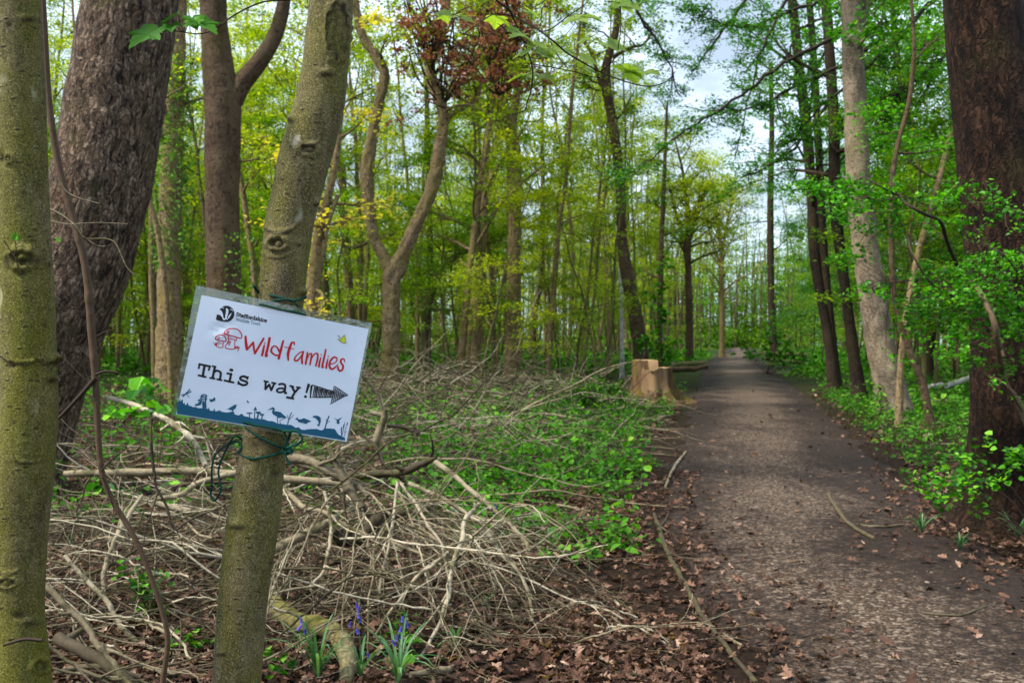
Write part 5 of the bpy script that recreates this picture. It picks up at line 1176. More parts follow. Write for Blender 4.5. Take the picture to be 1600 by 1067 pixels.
def build_brush():
    H = [  # px polylines (px, py, w) , Y start, Y end, colour, label
        ([(430, 712, 15), (480, 720, 14), (510, 733, 13), (550, 753, 11), (575, 775, 8)], 5.2, 5.0, .55, 'thick brown dead branch emerging behind the sign pole below the knot'),
        ([(520, 748, 10), (560, 742, 12), (605, 740, 13), (635, 735, 12), (663, 723, 11), (682, 715, 8)], 5.3, 5.1, .2, 'dark mossy broken branch lying on top of the brush pile'),
        ([(680, 722, 9), (710, 742, 8), (730, 762, 8), (760, 785, 8), (790, 813, 7), (815, 838, 7), (830, 860, 6)], 5.1, 4.7, .75, 'long pale branch sloping down the right flank of the brush pile'),
        ([(640, 755, 7), (690, 778, 7), (730, 803, 6), (760, 828, 6), (782, 865, 6), (812, 895, 5), (826, 930, 5), (832, 965, 4), (828, 998, 3)], 5.0, 4.5, .8, 'arching pale branch curving down to the ground at the right of the pile'),
        ([(750, 785, 6), (727, 813, 8), (722, 843, 8), (707, 883, 8), (700, 933, 7), (680, 988, 6), (652, 1035, 4)], 4.8, 4.0, .85, 'pale stick curving down from the pile towards the bluebells'),
        ([(700, 863, 6), (690, 873, 6), (650, 903, 6), (615, 948, 5), (588, 990, 4)], 4.5, 4.1, .8, 'pale stick sloping down left in front of the pile'),
        ([(622, 753, 5), (616, 793, 5), (610, 843, 5), (598, 893, 5), (592, 928, 4)], 4.9, 4.5, .85, 'thin pale stick hanging straight down the middle of the pile'),
        ([(625, 753, 5), (650, 788, 5), (668, 820, 5), (690, 850, 4), (700, 900, 4)], 4.9, 4.5, .8, 'thin pale stick fanning down right from the pile top'),
        ([(506, 768, 5), (518, 813, 6), (515, 853, 6), (505, 893, 5), (480, 920, 4)], 4.7, 4.3, .8, 'pale bent stick beside the sign pole in the brush pile'),
        ([(100, 740, 10), (200, 738, 12), (300, 736, 13), (450, 748, 12), (515, 753, 11), (575, 760, 9)], 5.3, 5.3, .7, 'long level pale branch running behind the sign pole'),
        ([(515, 700, 9), (535, 743, 13), (550, 770, 13), (565, 793, 11)], 5.0, 4.9, .45, 'short pinkish brown stick standing steeply right of the sign'),
        ([(405, 868, 15), (450, 848, 15), (480, 833, 14), (510, 818, 12), (530, 806, 9)], 4.6, 4.7, .6, 'stout grey branch rising right from behind the sign pole'),
        ([(300, 800, 10), (240, 783, 9), (280, 773, 9), (320, 750, 9), (370, 738, 10)], 5.0, 5.1, .75, 'pale branch left of the sign pole below the loose twine'),
        ([(165, 620, 7), (210, 633, 8), (250, 650, 9), (285, 673, 9), (305, 693, 9), (322, 728, 9)], 8.0, 7.0, .95, 'whitish curved branch on the ground left of the sign'),
        ([(237, 655, 4), (237, 718, 5), (245, 758, 4), (260, 793, 4), (272, 828, 3)], 3.6, 3.5, .05, 'thin black stick hanging left of the sign pole'),
        ([(60, 905, 9), (105, 948, 10), (135, 978, 10), (150, 1003, 10), (175, 1033, 9), (205, 1072, 9)], 3.5, 3.3, .5, 'knobbly stick slanting down between left trunk and sign pole'),
        ([(66, 1000, 7), (75, 1008, 6), (105, 1033, 6), (145, 1053, 6), (190, 1060, 4)], 3.0, 3.0, .45, 'short rough twig beside the foot of the left trunk'),
        ([(160, 935, 6), (165, 883, 8), (185, 833, 8), (205, 800, 7), (222, 773, 6)], 4.3, 4.6, .75, 'pale upright forked stick left of the sign pole'),
        ([(100, 868, 6), (160, 933, 8), (190, 978, 8), (225, 1013, 7), (262, 1040, 6), (285, 1062, 5)], 4.2, 3.9, .8, 'long pale stick falling right towards the lower sign pole'),
        ([(90, 995, 20), (140, 1022, 20), (200, 1062, 18), (240, 1090, 16)], 3.6, 3.4, .3, 'thick dull log end at the bottom left corner'),
        ([(85, 1050, 8), (150, 1040, 10), (220, 1058, 9)], 3.5, 3.5, .4, 'rough grey stick under the thick log end at the bottom left'),
        ([(440, 760, 8), (470, 790, 8), (505, 800, 7), (560, 830, 6), (620, 850, 6), (690, 880, 4)], 5.0, 4.6, .7, 'sinuous branch crossing the middle of the pile'),
        ([(410, 985, 3), (425, 925, 4), (450, 860, 3)], 3.6, 3.9, .75, 'thin twig leaning beside the lower sign pole'),
        ([(430, 1000, 3), (480, 955, 4), (510, 930, 4), (545, 903, 3), (590, 895, 2)], 3.9, 4.0, .05, 'thin dark twig arching over the mossy root'),
        ([(600, 800, 20), (570, 835, 22), (540, 845, 20), (520, 830, 16)], 4.9, 4.8, .15, 'dark stub of log inside the brush pile'),
        ([(585, 695, 13), (598, 660, 12), (602, 640, 10)], 7.0, 7.0, .6, 'upright broken stub behind the brush pile right of the sign'),
        ([(605, 665, 5), (635, 668, 7), (655, 680, 6)], 6.5, 6.5, .1, 'short dark stick right of the sign above the pile'),
        ([(560, 675, 5), (590, 700, 5), (600, 725, 4)], 6.0, 5.8, .1, 'short black forked twig right of the sign'),
        ([(838, 678, 4), (800, 655, 7), (740, 668, 10), (700, 660, 8)], 13, 13, .7, 'pale fallen log among the green plants beyond the pile'),
        ([(985, 668, 7), (1015, 662, 8), (1045, 657, 5)], 16, 16, .5, 'fallen branch on the leaves left of the path below the stump'),
        ([(752, 605, 6), (800, 590, 9), (850, 595, 10), (882, 605, 7)], 26, 26, .5, 'brown fallen limb far behind the green plants'),
        ([(730, 845, 3), (800, 870, 3), (845, 862, 3)], 6.3, 6.2, .6, 'thin stick at the right end of the brush pile'),
    ]
    for k, (pl, y0, y1, c, lab) in enumerate(H):
        n = len(pl); rows = np.array([(*P(a, b, y0+(y1-y0)*i/(n-1)), w/2/F*(y0+(y1-y0)*i/(n-1))) for i, (a, b, w) in enumerate(pl)])
        dead_branch(rows, lab, None, c, 1 if pl[0][2] > 9 else 2, k)
    # long sticks lying on the path
    for k, (pl, c, lab) in enumerate((([(1022, 805, 6), (1030, 830, 8), (1050, 880, 8), (1065, 905, 8), (1085, 945, 9), (1105, 975, 9), (1140, 1020, 8), (1182, 1070, 8)], .22, 'long thin root like stick along the left side of the path'),
                       ([(1294, 778, 5), (1308, 805, 6), (1330, 832, 6), (1366, 853, 6)], .4, 'curved dark stick lying on the path surface'),
                       ([(1340, 828, 4), (1370, 831, 4), (1412, 825, 3)], .5, 'short pale stick on the right side of the path'),
                       ([(1072, 708, 4), (1052, 735, 5), (1040, 762, 4)], .75, 'small pale stick at the left path edge below the stump'),
                       ([(1160, 1012, 4), (1140, 1000, 6), (1135, 993, 4)], .6, 'stubby stick on the path near the bottom'),
                       ([(960, 940, 4), (1005, 985, 4), (1050, 1010, 3), (1100, 1018, 2)], .85, 'thin pale twig on the dark leaf litter left of the path'),
                       ([(900, 975, 3), (960, 985, 4), (1040, 1005, 3)], .9, 'straight pale twig below the other on the leaf litter'),
                       ([(720, 970, 8), (755, 985, 10), (795, 1000, 8)], .55, 'stout stick on the litter below the brush pile'),
                       ([(640, 1067, 12), (690, 1058, 13), (715, 1050, 10)], .55, 'cut stick at the bottom behind the bluebell leaves'),
                       ([(1440, 970, 4), (1500, 975, 4), (1540, 960, 3)], .4, 'thin twig on the litter right of the path'))):
        rows = []
        for (a, b, w) in pl:
            q = GP(a, b); q[2] = max(float(path_z(q[0], q[1])) if path_dist(q[0], q[1]) < 0 else q[2], q[2]); rr = w/2/F*q[1]; rows.append((q[0], q[1], q[2]+rr*.8, rr))
        o = dead_branch(np.array(rows), lab, None, c, 0, 300+k)
    # mossy root
    pl = [(405, 925, 24), (418, 945, 28), (438, 968, 30), (465, 985, 31), (500, 990, 31), (528, 1002, 31), (540, 1020, 30), (544, 1045, 26), (540, 1070, 20)]
    rows = []
    for i, (a, b, w) in enumerate(pl):
        q = GP(a, b+16); rr = w/2/F*q[1]; rows.append((q[0], q[1], q[2]+rr*.85, rr))
    r = dense(np.array(rows), .012); m = MB(); m.tube(r[:, :3], r[:, 3], 26, disp=lambda th, ln, p, u, w, R: (R*(.09*np.sin(ln[:, None]*70+np.sin(th)[None]*1.5)+.05*np.sin(th[None]*3+ln[:, None]*20)), np.zeros(R.shape)))
    tag(m.build('mossy_root', M['mosslog'], None, r[0, :3], knots=True), 'thick mossy twisting root on the leaf litter beside the lower sign pole', 'root')
    # many more branches heaped together
    rng = np.random.default_rng(55)
    def heap(n, pxr, Yr, hh, Lr, lab, grp, sd, rr=(.0026, .0078), dens=None):
        k = 0
        while k < n:
            Y = rng.uniform(*Yr); px = rng.uniform(*pxr); hmax = hh(px, Y)
            if hmax <= .02: continue
            x = (px-800)/F*Y; Lb = rng.uniform(*Lr); a = rng.uniform(-.7, .7)+(math.pi if rng.uniform() < .5 else 0); z = float(gz(x, Y))+rng.uniform(.02, 1)*hmax
            d = np.array((math.cos(a), math.sin(a), rng.normal(.12, .3))); p, _ = limb(rng, (x, Y, z), d, Lb, 1, 1, 7, .17, -.05)
            r0 = rng.uniform(*rr)**1.0; rad = np.linspace(r0, r0*.35, 8)
            if dens: 
                pass
            dead_branch(np.column_stack([p, rad]), lab, grp, rng.beta(1.3, 1.1), rng.integers(1, 4), sd+k); k += 1
    def h1(px, Y): return np.interp(px, [60, 150, 350, 560, 700, 800, 850], [.34, .50, .56, .60, .46, .20, .0])*np.interp(Y, [4.0, 4.6, 5.4, 6.4], [.22, .75, 1., .5])
    heap(112, (60, 830), (4.1, 6.3), h1, (.5, 1.5), 'one of the many bare grey dead branches tangled in the near brush pile', 'branches heaped in the near brush pile', 1000)
    for k in range(38):
        px = rng.uniform(440, 700); Y = rng.uniform(4.7, 5.5); x = (px-800)/F*Y; z = float(gz(x, Y))+rng.uniform(.30, .56); a = rng.uniform(-1.9, .25)
        d = np.array((math.cos(a), math.sin(a), rng.uniform(-.1, .35))); p, _ = limb(rng, (x, Y, z), d, rng.uniform(.7, 1.35), 1, 1, 9, .10, -.16); r0 = rng.uniform(.0028, .0058)
        dead_branch(np.column_stack([p, np.linspace(r0, r0*.45, 10)]), 'one of the thin pale sticks arching down from the top of the near brush pile', 'arching sticks of the near brush pile', rng.uniform(.55, .95), 2, 6000+k)
    def h0(px, Y): return .22
    heap(24, (60, 340), (3.3, 4.4), h0, (.35, 1.0), 'bare dead branch heaped between the left edge trunk and the sign pole', 'branches heaped between left trunk and sign pole', 2000)
    def h2(px, Y): return .50
    heap(40, (100, 680), (6.3, 11), h2, (.7, 2.), 'bare dead branch strewn on the ground beyond the near brush pile', 'branches beyond the near brush pile', 3000, (.004, .014))
    def h3(px, Y): return np.interp(px, [560, 640, 800, 900], [.7, .8, .6, .2])
    heap(36, (560, 880), (13, 24), h3, (.8, 2.), 'bare dead branch in the far brush heap behind the green plants', 'branches in the far brush heap', 4000, (.008, .022))
    def h4(px, Y): return .12
    heap(22, (640, 1030), (4.0, 6.5), h4, (.25, .9), 'thin dead stick lying flat on the leaf litter left of the path', 'sticks on the litter left of the path', 5000, (.002, .005))
build_brush()
def build_brushwood():
    rng = np.random.default_rng(66); m = MB()
    for k in range(1050):
        Y = rng.uniform(4.0, 6.6); px = rng.uniform(60, 850); hmax = np.interp(px, [60, 150, 350, 560, 700, 800, 850], [.28, .38, .42, .46, .36, .16, .03])*np.interp(Y, [4.0, 4.6, 5.4, 6.6], [.22, .75, 1., .4])
        x = (px-800)/F*Y; a = rng.uniform(0, 6.3); z = float(gz(x, Y))+rng.uniform(.01, 1)*hmax
        p, _ = limb(rng, (x, Y, z), (math.cos(a), math.sin(a), rng.normal(-.1, .35)), rng.uniform(.2, .8), 1, 1, 6, .2, -.06); p[:, 2] = np.maximum(p[:, 2], gz(p[:, 0], p[:, 1])+.004)
        r0 = rng.uniform(.0014, .0036); m.tube(p, np.linspace(r0, r0*.4, 7), 4, rnd=rng.beta(1.2, 2.0), cap=False)
    for k in range(1100):
        Y = rng.uniform(8.5, 28); px = rng.uniform(520, 1000) if Y > 12 else rng.uniform(520, 860); hmax = np.interp(px, [540, 640, 800, 1000], [.6, .8, .6, .25])*min(1, Y/16)
        x = (px-800)/F*Y; a = rng.uniform(0, 6.3); z = float(gz(x, Y))+rng.uniform(.01, 1)*hmax
        p, _ = limb(rng, (x, Y, z), (math.cos(a), math.sin(a), rng.normal(0, .4)), rng.uniform(.6, 2.), 1, 1, 5, .2, -.06); p[:, 2] = np.maximum(p[:, 2], gz(p[:, 0], p[:, 1])+.004)
        r0 = rng.uniform(.0003, .0006)*Y; m.tube(p, np.linspace(r0, r0*.4, 6), 3, rnd=rng.beta(2, 1.6), cap=False)
    tag(m.build('brushwood', M['twig']), 'fine bare twigs tangled under the larger branches of the brush piles', 'brushwood', kind='stuff')
build_brushwood()

# ------------------------------------------------------------------ stump and logs
def build_stump():
    Y = 21.; rng = np.random.default_rng(6); c = P(1019, 632, Y); g = float(gz(c[0], Y)); base = np.array((c[0], Y, g)); root = empty('tree_stump', base)
    tag(root, 'tall sawn tree stump with splayed roots at the left edge of the path', 'stump')
    H1, H2 = .76, .92; N = 72
    t = NT('stump bark and stripped wood'); v = t.n('ShaderNodeTexCoord').outputs['Object']; kn = t.attr('knot').outputs['Fac']
    n1 = t.noise(t.map(v, (16, 16, 2.2)), 1, 5, .7); n2 = t.noise(v, 4., 4)
    bark = t.mix(t.ramp(n1, [(.3, (0, 0, 0)), (.7, (1, 1, 1))]), (.035, .021, .013), (.20, .125, .07)); bark = t.mix(t.ramp(n2, [(.52, (0, 0, 0)), (.7, (.8,)*3)]), bark, (.16, .13, .02))
    wood = t.mix(n1, (.17, .105, .058), (.38, .255, .15)); t.pbr(t.mix(kn, bark, wood), .85, t.bump(n1, .03), .15)
    mb = MB(); zs = np.linspace(0, 1, 34); th = np.arange(N)/N*2*math.pi; V = []; K = []
    lob = [(-.12, 2.0, .26), (-.8, 1.0, .2), (-1.7, .5, .25), (-2.5, .75, .22), (2.9, .6, .3), (1.3, .6, .4)]   # root directions
    for z in zs:
        for a in th:
            h = z*H1; fl = math.exp(-h/.17); r = .40+.015*math.sin(a*5+1)+.01*math.sin(a*11)
            for (la, A, wd) in lob:
                d = (a-la+math.pi) % (2*math.pi)-math.pi; r += A*.36*fl*math.exp(-(d/wd)**2)+.035*math.exp(-(d/(wd*1.3))**2)*(1-z*.5)
            r += .012*math.sin(a*9+h*7)
            V.append((c[0]+r*math.cos(a), Y+r*math.sin(a), g-.03+h)); jag = .06*math.sin(a*13)+.04*math.sin(a*29)
            K.append(1. if (-2.2 < a-2*math.pi*(a > math.pi) < -.95) and h > .27+jag and h < .8 else 0.)
    n = len(zs); f = [(i*N+j, i*N+(j+1) % N, (i+1)*N+(j+1) % N, (i+1)*N+j) for i in range(n-1) for j in range(N)]
    mb.add(V, f, None, .5, np.array(K)); mb.build('bark', t.m, root, base, knots=True)
    t = NT('fresh cut wood'); v = t.n('ShaderNodeTexCoord').outputs['Object']; wv = t.noise(t.map(v, (30, 30, 3)), 1, 4)
    cut = t.pbr(t.mix(wv, (.36, .22, .11), (.66, .46, .27)), .8)
    top = [V[(n-1)*N+j] for j in range(N)]; mb = MB(); mb.add([(c[0], Y, g-.028+H1)]+[(x, y, z+.002) for x, y, z in top], [(0, j+1, (j+1) % N+1) for j in range(N)])
    xs = c[0]+.055     # raised left block with a vertical split face
    blk = [(x, y) for x, y, z in top if x < xs]; lft = sorted(blk, key=lambda q: math.atan2(q[1]-Y, q[0]-c[0]) % (2*math.pi)); m2 = MB(); nb = len(lft); z0, z1 = g-.06+H1, g-.03+H2
    mb.add([(xs, lft[0][1], z0), (xs, lft[-1][1], z0), (xs, lft[-1][1], z1), (xs, lft[0][1], z1)], [(0, 1, 2, 3)])
    mb.add([((c[0]+xs)/2-.1, Y, z1)]+[(x, y, z1) for x, y in lft], [(0, j+1, j+2) for j in range(nb-1)]+[(0, nb, 1)])
    # pale split notch on the front, proud of the bark
    bx = [(c[0]-.14, z1+.002), (xs+.004, z1+.002), (xs+.010, g+.72), (c[0]-.02, g+.66), (c[0]-.11, g+.68)]
    mb.add([(x, Y-.455, z) for x, z in bx]+[(x, Y-.30, z) for x, z in bx], [(k, (k+1) % 5, 5+(k+1) % 5, 5+k) for k in range(5)]); mb.add([(x, Y-.455, z) for x, z in bx]+[(c[0]-.05, Y-.462, g+.8)], [((k+1) % 5, k, 5) for k in range(5)])
    mb.build('cut_wood', cut, root, base, sm=False)
    m2.add([(x, y, z0) for x, y in lft]+[(x, y, z1) for x, y in lft], [(j, j+1, nb+j+1, nb+j) for j in range(nb-1)], None, .5, np.zeros(2*nb)); m2.build('raised_bark', bpy.data.materials['stump bark and stripped wood'], root, base, knots=True)
    def log(x0, y0, x1, y1, w, Y_, mat, lab, name='fallen_log', sides=14):
        a, b = P(x0, y0, Y_), P(x1, y1, Y_*1.02); r = w/2/F*Y_
        pts = np.linspace(0, 1, 9)[:, None]; p = a*(1-pts)+b*pts+rng.normal(0, r*.12, (9, 3)); p[:, 2] = np.maximum(p[:, 2], gz(p[:, 0], p[:, 1])+r*.6)
        m = MB(); m.tube(p, r*(1+rng.normal(0, .06, 9)), sides, rng, .04, rnd=.6); tag(m.build(name, M[mat], None, a, knots=True), lab, 'log')
    log(1478, 603, 1522, 588, 8, 22, 'birch', 'white birch log lying in the plants left of the big dark trunk')
    log(1452, 605, 1472, 601, 7, 21, 'birch', 'short pale log with dark bark left of the white birch log')
    log(1190, 553, 1262, 556, 8, 42, 'brown', 'long fallen log resting across the right verge far along the path')
    log(1195, 561, 1255, 567, 5, 40, 'grey', 'thinner pale fallen branch below the long log on the right verge')
    log(1040, 578, 1085, 576, 9, 36, 'brown', 'brown log in the pile left of the path behind the stump')
    log(1048, 570, 1100, 566, 8, 38, 'mosslog', 'mossy log on top of the pile behind the stump')
    log(1080, 578, 1104, 572, 7, 37, 'brown', 'short orange brown log end beside the path behind the stump')
    log(1454, 638, 1478, 637, 16, 19, 'grey', 'short sawn log block in the plants right of the crooked stem')
    log(856, 578, 905, 572, 6, 44, 'brown', 'fallen trunk deep in the wood left of the dark sinuous tree')
build_stump()

# ------------------------------------------------------------------ hawthorn and small shrubs, flowers
def build_shrubs():
    rng = np.random.default_rng(14); Y = 6.2; b = MB(); l = MB(); z = lambda x, y: (1200+x/3.557, 260+y/3.557)
    nodes = []
    for pts, w0, w1, c in (([(1660, 900), (1640, 780), (1598, 643), (1572, 604), (1566, 580), (1560, 540), (1552, 500), (1530, 455), (1518, 440)], 12, 8, .8), ([z(*q) for q in ((1130, 640), (1060, 560), (1000, 430), (960, 310), (870, 265), (770, 210), (740, 170), (700, 90), (680, 20))], 7, 2.5, .1), ([z(*q) for q in ((740, 170), (660, 130), (600, 100), (530, 65), (420, 110), (300, 120), (180, 130))], 3, 1.2, .1),
                        ([z(*q) for q in ((870, 210), (760, 170), (640, 190), (560, 170))], 2.5, 1., .3), ([z(*q) for q in ((1310, 1060), (1270, 930), (1180, 870), (1100, 780), (1010, 710), (960, 680), (880, 620), (800, 480), (770, 370), (700, 240))], 5, 1.6, .3), ([z(*q) for q in ((960, 680), (1050, 650), (1130, 670), (1220, 640))], 2.5, 1.2, .3), ([z(*q) for q in ((1100, 940), (1200, 930), (1270, 945))], 2.5, 2, .5),
                        ([(1598, 643), (1570, 600), (1540, 585), (1520, 575)], 4, 2, .4), ([z(*q) for q in ((880, 620), (760, 640), (640, 650), (540, 690))], 2, .8, .3), ([z(*q) for q in ((1180, 490), (1140, 380), (1090, 230), (1070, 160))], 2, .8, .6), ([z(*q) for q in ((1090, 230), (1140, 200), (1250, 210))], 1.5, .7, .6), ([(1640, 500), (1600, 440), (1570, 400), (1540, 380)], 3, 1., .2), ([(1650, 420), (1610, 350), (1570, 330)], 3, 1., .2)):
        r = smooth(px_rows([(x, y, w0+(w1-w0)*i/len(pts), .25*math.sin(i*.9+w0)) for i, (x, y) in enumerate(pts)], Y), 5); b.tube(r[:, :3], r[:, 3], 8, rnd=c); nodes.append(r[:, :3])
    nodes = np.concatenate(nodes)
    sp = [(1240, 290, 14, 6, 50), (1275, 292, 26, 10, 110), (1305, 300, 26, 12, 150), (1340, 300, 26, 14, 150), (1372, 305, 26, 14, 110), (1400, 312, 22, 12, 90), (1330, 318, 26, 9, 90), (1312, 335, 20, 12, 90), (1330, 350, 16, 8, 40), (1375, 350, 26, 12, 80), (1395, 365, 20, 12, 60), (1350, 392, 12, 7, 34), (1318, 408, 18, 8, 50), (1335, 402, 10, 6, 22),
          (1360, 455, 24, 7, 60), (1378, 460, 14, 7, 30), (1345, 450, 10, 5, 18), (1535, 300, 14, 14, 50), (1555, 318, 16, 12, 60), (1475, 320, 20, 14, 60), (1500, 300, 18, 10, 40), (1590, 345, 24, 10, 60), (1520, 345, 16, 10, 30), (1470, 345, 22, 8, 50), (1530, 370, 14, 10, 26),
          (1560, 405, 36, 14, 190), (1520, 425, 34, 14, 190), (1590, 420, 30, 20, 150), (1450, 425, 26, 10, 90), (1480, 455, 36, 14, 200), (1540, 460, 40, 18, 260), (1590, 470, 30, 24, 200), (1440, 480, 40, 13, 170), (1500, 490, 44, 16, 260), (1560, 505, 40, 18, 240), (1600, 520, 24, 20, 120), (1450, 515, 40, 10, 120), (1415, 500, 24, 10, 70), (1510, 525, 34, 12, 130), (1395, 560, 12, 5, 12), (1470, 545, 26, 8, 60), (1590, 560, 20, 12, 40), (1530, 560, 18, 8, 36), (1560, 575, 16, 6, 30), (1600, 620, 12, 10, 20), (1555, 600, 14, 6, 16)]
    for (x, y, rx, ry, n) in sp:
        c = P(x, y, Y+rng.normal(0, .18)); i = np.argmin(np.linalg.norm(nodes-c, axis=1)); s_ = Y/F
        for k in range(max(2, n//30)):
            e = c+rng.normal(0, 1, 3)*np.array([rx*.7, rx*.7, ry*.6])*s_; mid = (nodes[i]+e)/2+rng.normal(0, .03, 3)
            b.tube(smooth(np.array([nodes[i], mid, e]), 4), np.linspace(.0035, .0012, 9), 4, rnd=.25, cap=False)
        m = max(4, n//6); cl = c+rng.normal(0, 1, (m, 3))*np.array([rx*.75, rx*.75, ry*.75])*s_
        nn = int(n*1.35); q = cl[rng.integers(0, m, nn)]+rng.normal(0, .02, (nn, 3)); cr = rng.uniform(0, 1, m)[rng.integers(0, m, nn)]
        l.leaves(q, .026, rng, .6, .3, .40, oval=True, rnd=np.clip(.5*cr+.5*rng.uniform(0, 1, nn), 0, 1))
    base = np.array((P(1660, 900, Y)[0], Y, 0.)); base[2] = float(gz(base[0], Y)); root = empty('hawthorn_shrub', base); tag(root, 'hawthorn branches with small bright green leaves reaching left from the right edge', 'shrub')
    b.build('stems', M['stem'], root, base); l.build('foliage', M['hawthorn'], root, base, sm=False)
    def shrub(spots, Y, foot, lab, leaf=.035, mat='hawthorn', nm='leafy_shrub', per_stem=22):
        b = MB(); l = MB(); f = P(foot[0], foot[1], Y); f[2] = float(gz(f[0], Y)); s_ = Y/F
        for (x, y, rx, ry, n) in spots:
            c = P(x, y, Y+rng.normal(0, .12)); c[2] = max(c[2], f[2]+.08)
            for k in range(max(1, n//per_stem)):
                e = c+rng.normal(0, 1, 3)*np.array([rx*.7, rx*.7, ry*.5])*s_; e[2] = max(e[2], f[2]+.03); b.tube(smooth(np.array([f+rng.normal(0, .03, 3)*np.array([1, 1, 0]), (f+e)/2+np.array([0, 0, .06]), e]), 4), np.linspace(.005, .0015, 9), 4, rnd=.3, cap=False)
            m = max(4, n//6); cl = c+rng.normal(0, 1, (m, 3))*np.array([rx*.7, rx*.7, ry*.7])*s_; q = cl[rng.integers(0, m, n)]+rng.normal(0, .025, (n, 3)); q[:, 2] = np.maximum(q[:, 2], f[2]+.03)
            l.leaves(q, leaf, rng, .55, .3, .42, oval=True)
        root = empty(nm, f); tag(root, lab, 'shrub'); b.build('stems', M['stem'], root, f); l.build('foliage', M[mat], root, f, sm=False)
    shrub([(1430, 752, 24, 7, 44), (1470, 745, 30, 12, 70), (1510, 765, 30, 14, 80), (1495, 725, 24, 10, 44), (1555, 745, 40, 14, 100), (1590, 712, 26, 12, 80), (1530, 790, 24, 8, 30), (1455, 780, 24, 8, 26), (1540, 700, 20, 8, 26)], 5.9, (1650, 830), 'low shrub with rounded bright leaves in front of the big dark trunk', .034, per_stem=60)
    shrub([(1020, 540, 24, 14, 320), (1030, 500, 16, 18, 200), (1045, 555, 24, 8, 220), (1025, 460, 14, 16, 120), (1040, 420, 12, 12, 80)], 28, (1025, 600), 'bushy green shrub beside the foot of the dark sinuous tree', .10)
    shrub([(1190, 555, 22, 8, 260), (1215, 520, 18, 20, 240), (1240, 560, 24, 10, 240)], 38, (1200, 587), 'bushy shrub at the far right verge beside the fallen logs', .12, 'leafd')
    shrub([(1395, 640, 22, 10, 170), (1370, 620, 12, 14, 80)], 16.2, (1380, 660), 'leafy growth around the foot of the beech', .05)
    shrub([(930, 606, 30, 13, 420), (962, 618, 14, 10, 160), (900, 625, 30, 10, 260)], 17.5, (930, 650), 'bright green bramble clump just left of the stump', .06, 'bramble')
    shrub([(235, 606, 20, 4, 14), (222, 648, 16, 4, 11), (262, 640, 14, 3, 6), (155, 768, 10, 3, 5), (300, 765, 14, 3, 8)], 7., (240, 760), 'seedling with broad yellow green leaves between left trunks and sign', .11, 'hawthorn', 'seedling')
    shrub([(240, 950, 22, 12, 60), (205, 900, 30, 8, 40)], 4.3, (240, 1000), 'small leafy plant under the sticks left of the sign pole', .035, 'bramble', 'small_plant')
    shrub([(640, 1010, 16, 5, 16), (625, 1020, 12, 5, 12)], 4.15, (630, 1040), 'small plant with broad leaves between the bluebell clumps', .045, 'bramble', 'small_plant')
    shrub([(440, 1040, 12, 8, 22), (300, 1050, 18, 8, 26)], 4.0, (420, 1060), 'small bright plant at the foot of the sign pole', .035, 'bramble', 'small_plant')
    # bluebells
    def bluebell(px, py, n, h, flowers, lab, grp=None):
        f = GP(px, py); bl = MB(); st = MB(); fl = MB(); root = empty('bluebell_plant', f); tag(root, lab, 'bluebell', grp)
        for k in range(n):
            a = rng.uniform(0, 6.3); H_ = h*rng.uniform(.6, 1.15); out = rng.uniform(.25, 1.)*H_*.8; w = rng.uniform(.004, .0065)
            t = np.linspace(0, 1, 8); px_ = out*t**1.6; pz = H_*(t-.45*t**3*rng.uniform(.3, 1.5)); d = np.array([math.cos(a), math.sin(a), 0]); s_ = np.array([-d[1], d[0], 0])
            ctr = f+d*px_[:, None]+np.array([0, 0, 1])*np.clip(pz, .005, None)[:, None]; ww = w*np.sin(np.clip(t*.85+.15, 0, 1)*math.pi)[:, None]**.6
            V = np.concatenate([ctr+s_*ww, ctr+np.array([0, 0, -.002]), ctr-s_*ww]); fs = [(i, i+1, 9+i, 8+i) for i in range(7)]+[(8+i, 9+i, 17+i, 16+i) for i in range(7)]
            bl.add(V, fs, None, rng.uniform(.2, 1))
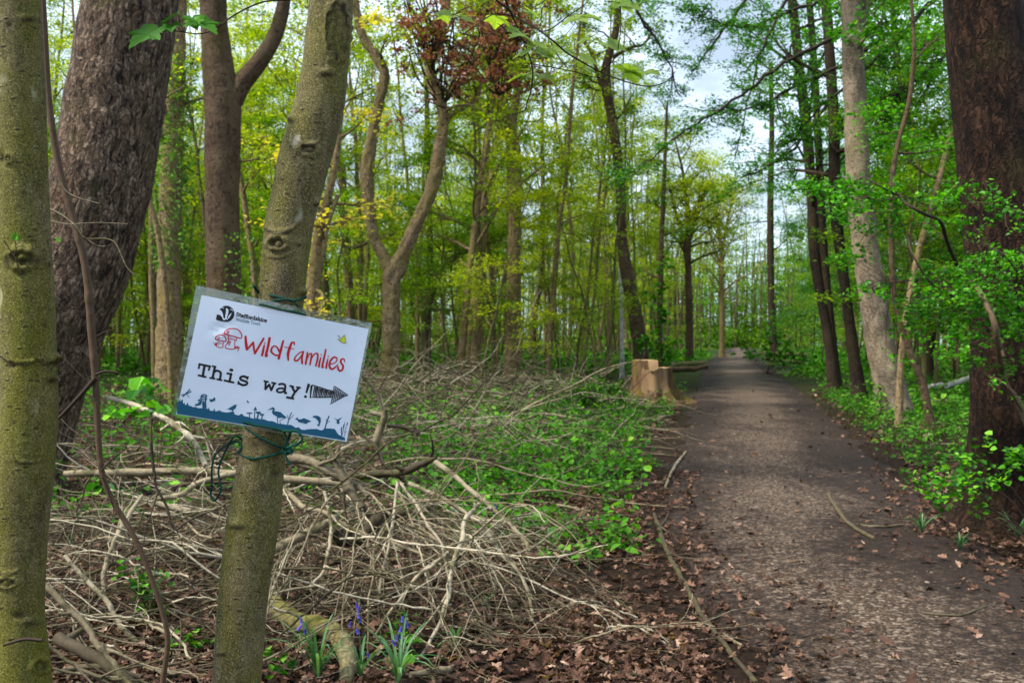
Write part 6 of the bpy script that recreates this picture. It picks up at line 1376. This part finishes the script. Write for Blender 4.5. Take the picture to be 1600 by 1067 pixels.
        bl.build('leaf_blades', M['blade'], root, f)
        for (dx, hh, nf) in flowers:
            st = MB(); fl = MB()
            top = f+np.array([dx, rng.normal(0, .02), hh]); p = smooth(np.array([f, (f+top)/2+np.array([.004, 0, 0]), top, top+np.array([.012, 0, -.008])]), 5); st.tube(p, .0016, 5, rnd=.5)
            for j in range(nf):
                c = top+np.array([rng.normal(0, .011), rng.normal(0, .009), -.002-.019*j]); r = np.array([.0018, .0048, .0055, .0052, .0085]); zz = np.array([0, -.004, -.010, -.016, -.020])
                tilt = rng.normal(0, .3); fl.tube(np.column_stack([c[0]+zz*tilt, np.full(5, c[1]), c[2]+zz]), r*.85, 8, rnd=rng.uniform(0, 1))
            st.build('stalk', M['blade'], root, f); fl.build('flowers', M['blue'], root, f)
    bluebell(497, 1080, 26, .30, [(-.05, .24, 3)], 'large tuft of strap leaves with a bluebell at the foot of the mossy root')
    bluebell(622, 1082, 30, .28, [(.02, .26, 4), (.0, .20, 2)], 'large tuft of strap leaves with bluebells at the bottom centre')
    bluebell(563, 1075, 8, .20, [(-.012, .30, 6), (.01, .1, 1)], 'tall bluebell stalk with violet flowers right of the mossy root')
    bluebell(712, 1024, 8, .16, [], 'small green leaf tuft below the brush pile')
    bluebell(757, 958, 6, .15, [], 'small grassy tuft under the arching pale stick')
    bluebell(775, 868, 6, .2, [(0, .30, 4)], 'single bluebell behind the sticks at the right end of the pile')
    bluebell(738, 870, 5, .2, [(0, .26, 3)], 'single bluebell in the middle of the arching sticks')
    bluebell(712, 862, 5, .2, [(0, .28, 3)], 'single bluebell left of the others behind the arching sticks')
    bluebell(860, 865, 26, .22, [], 'broad grassy tuft at the right edge of the green plants')
    bluebell(815, 850, 18, .22, [], 'grassy tuft just right of the brush pile')
    bluebell(1590, 845, 20, .24, [], 'grassy tuft at the foot of the big dark trunk')
    bluebell(1440, 835, 14, .20, [], 'grassy tuft left of the big dark trunk')
    bluebell(1500, 860, 12, .18, [], 'small grassy tuft in front of the big dark trunk')
build_shrubs()
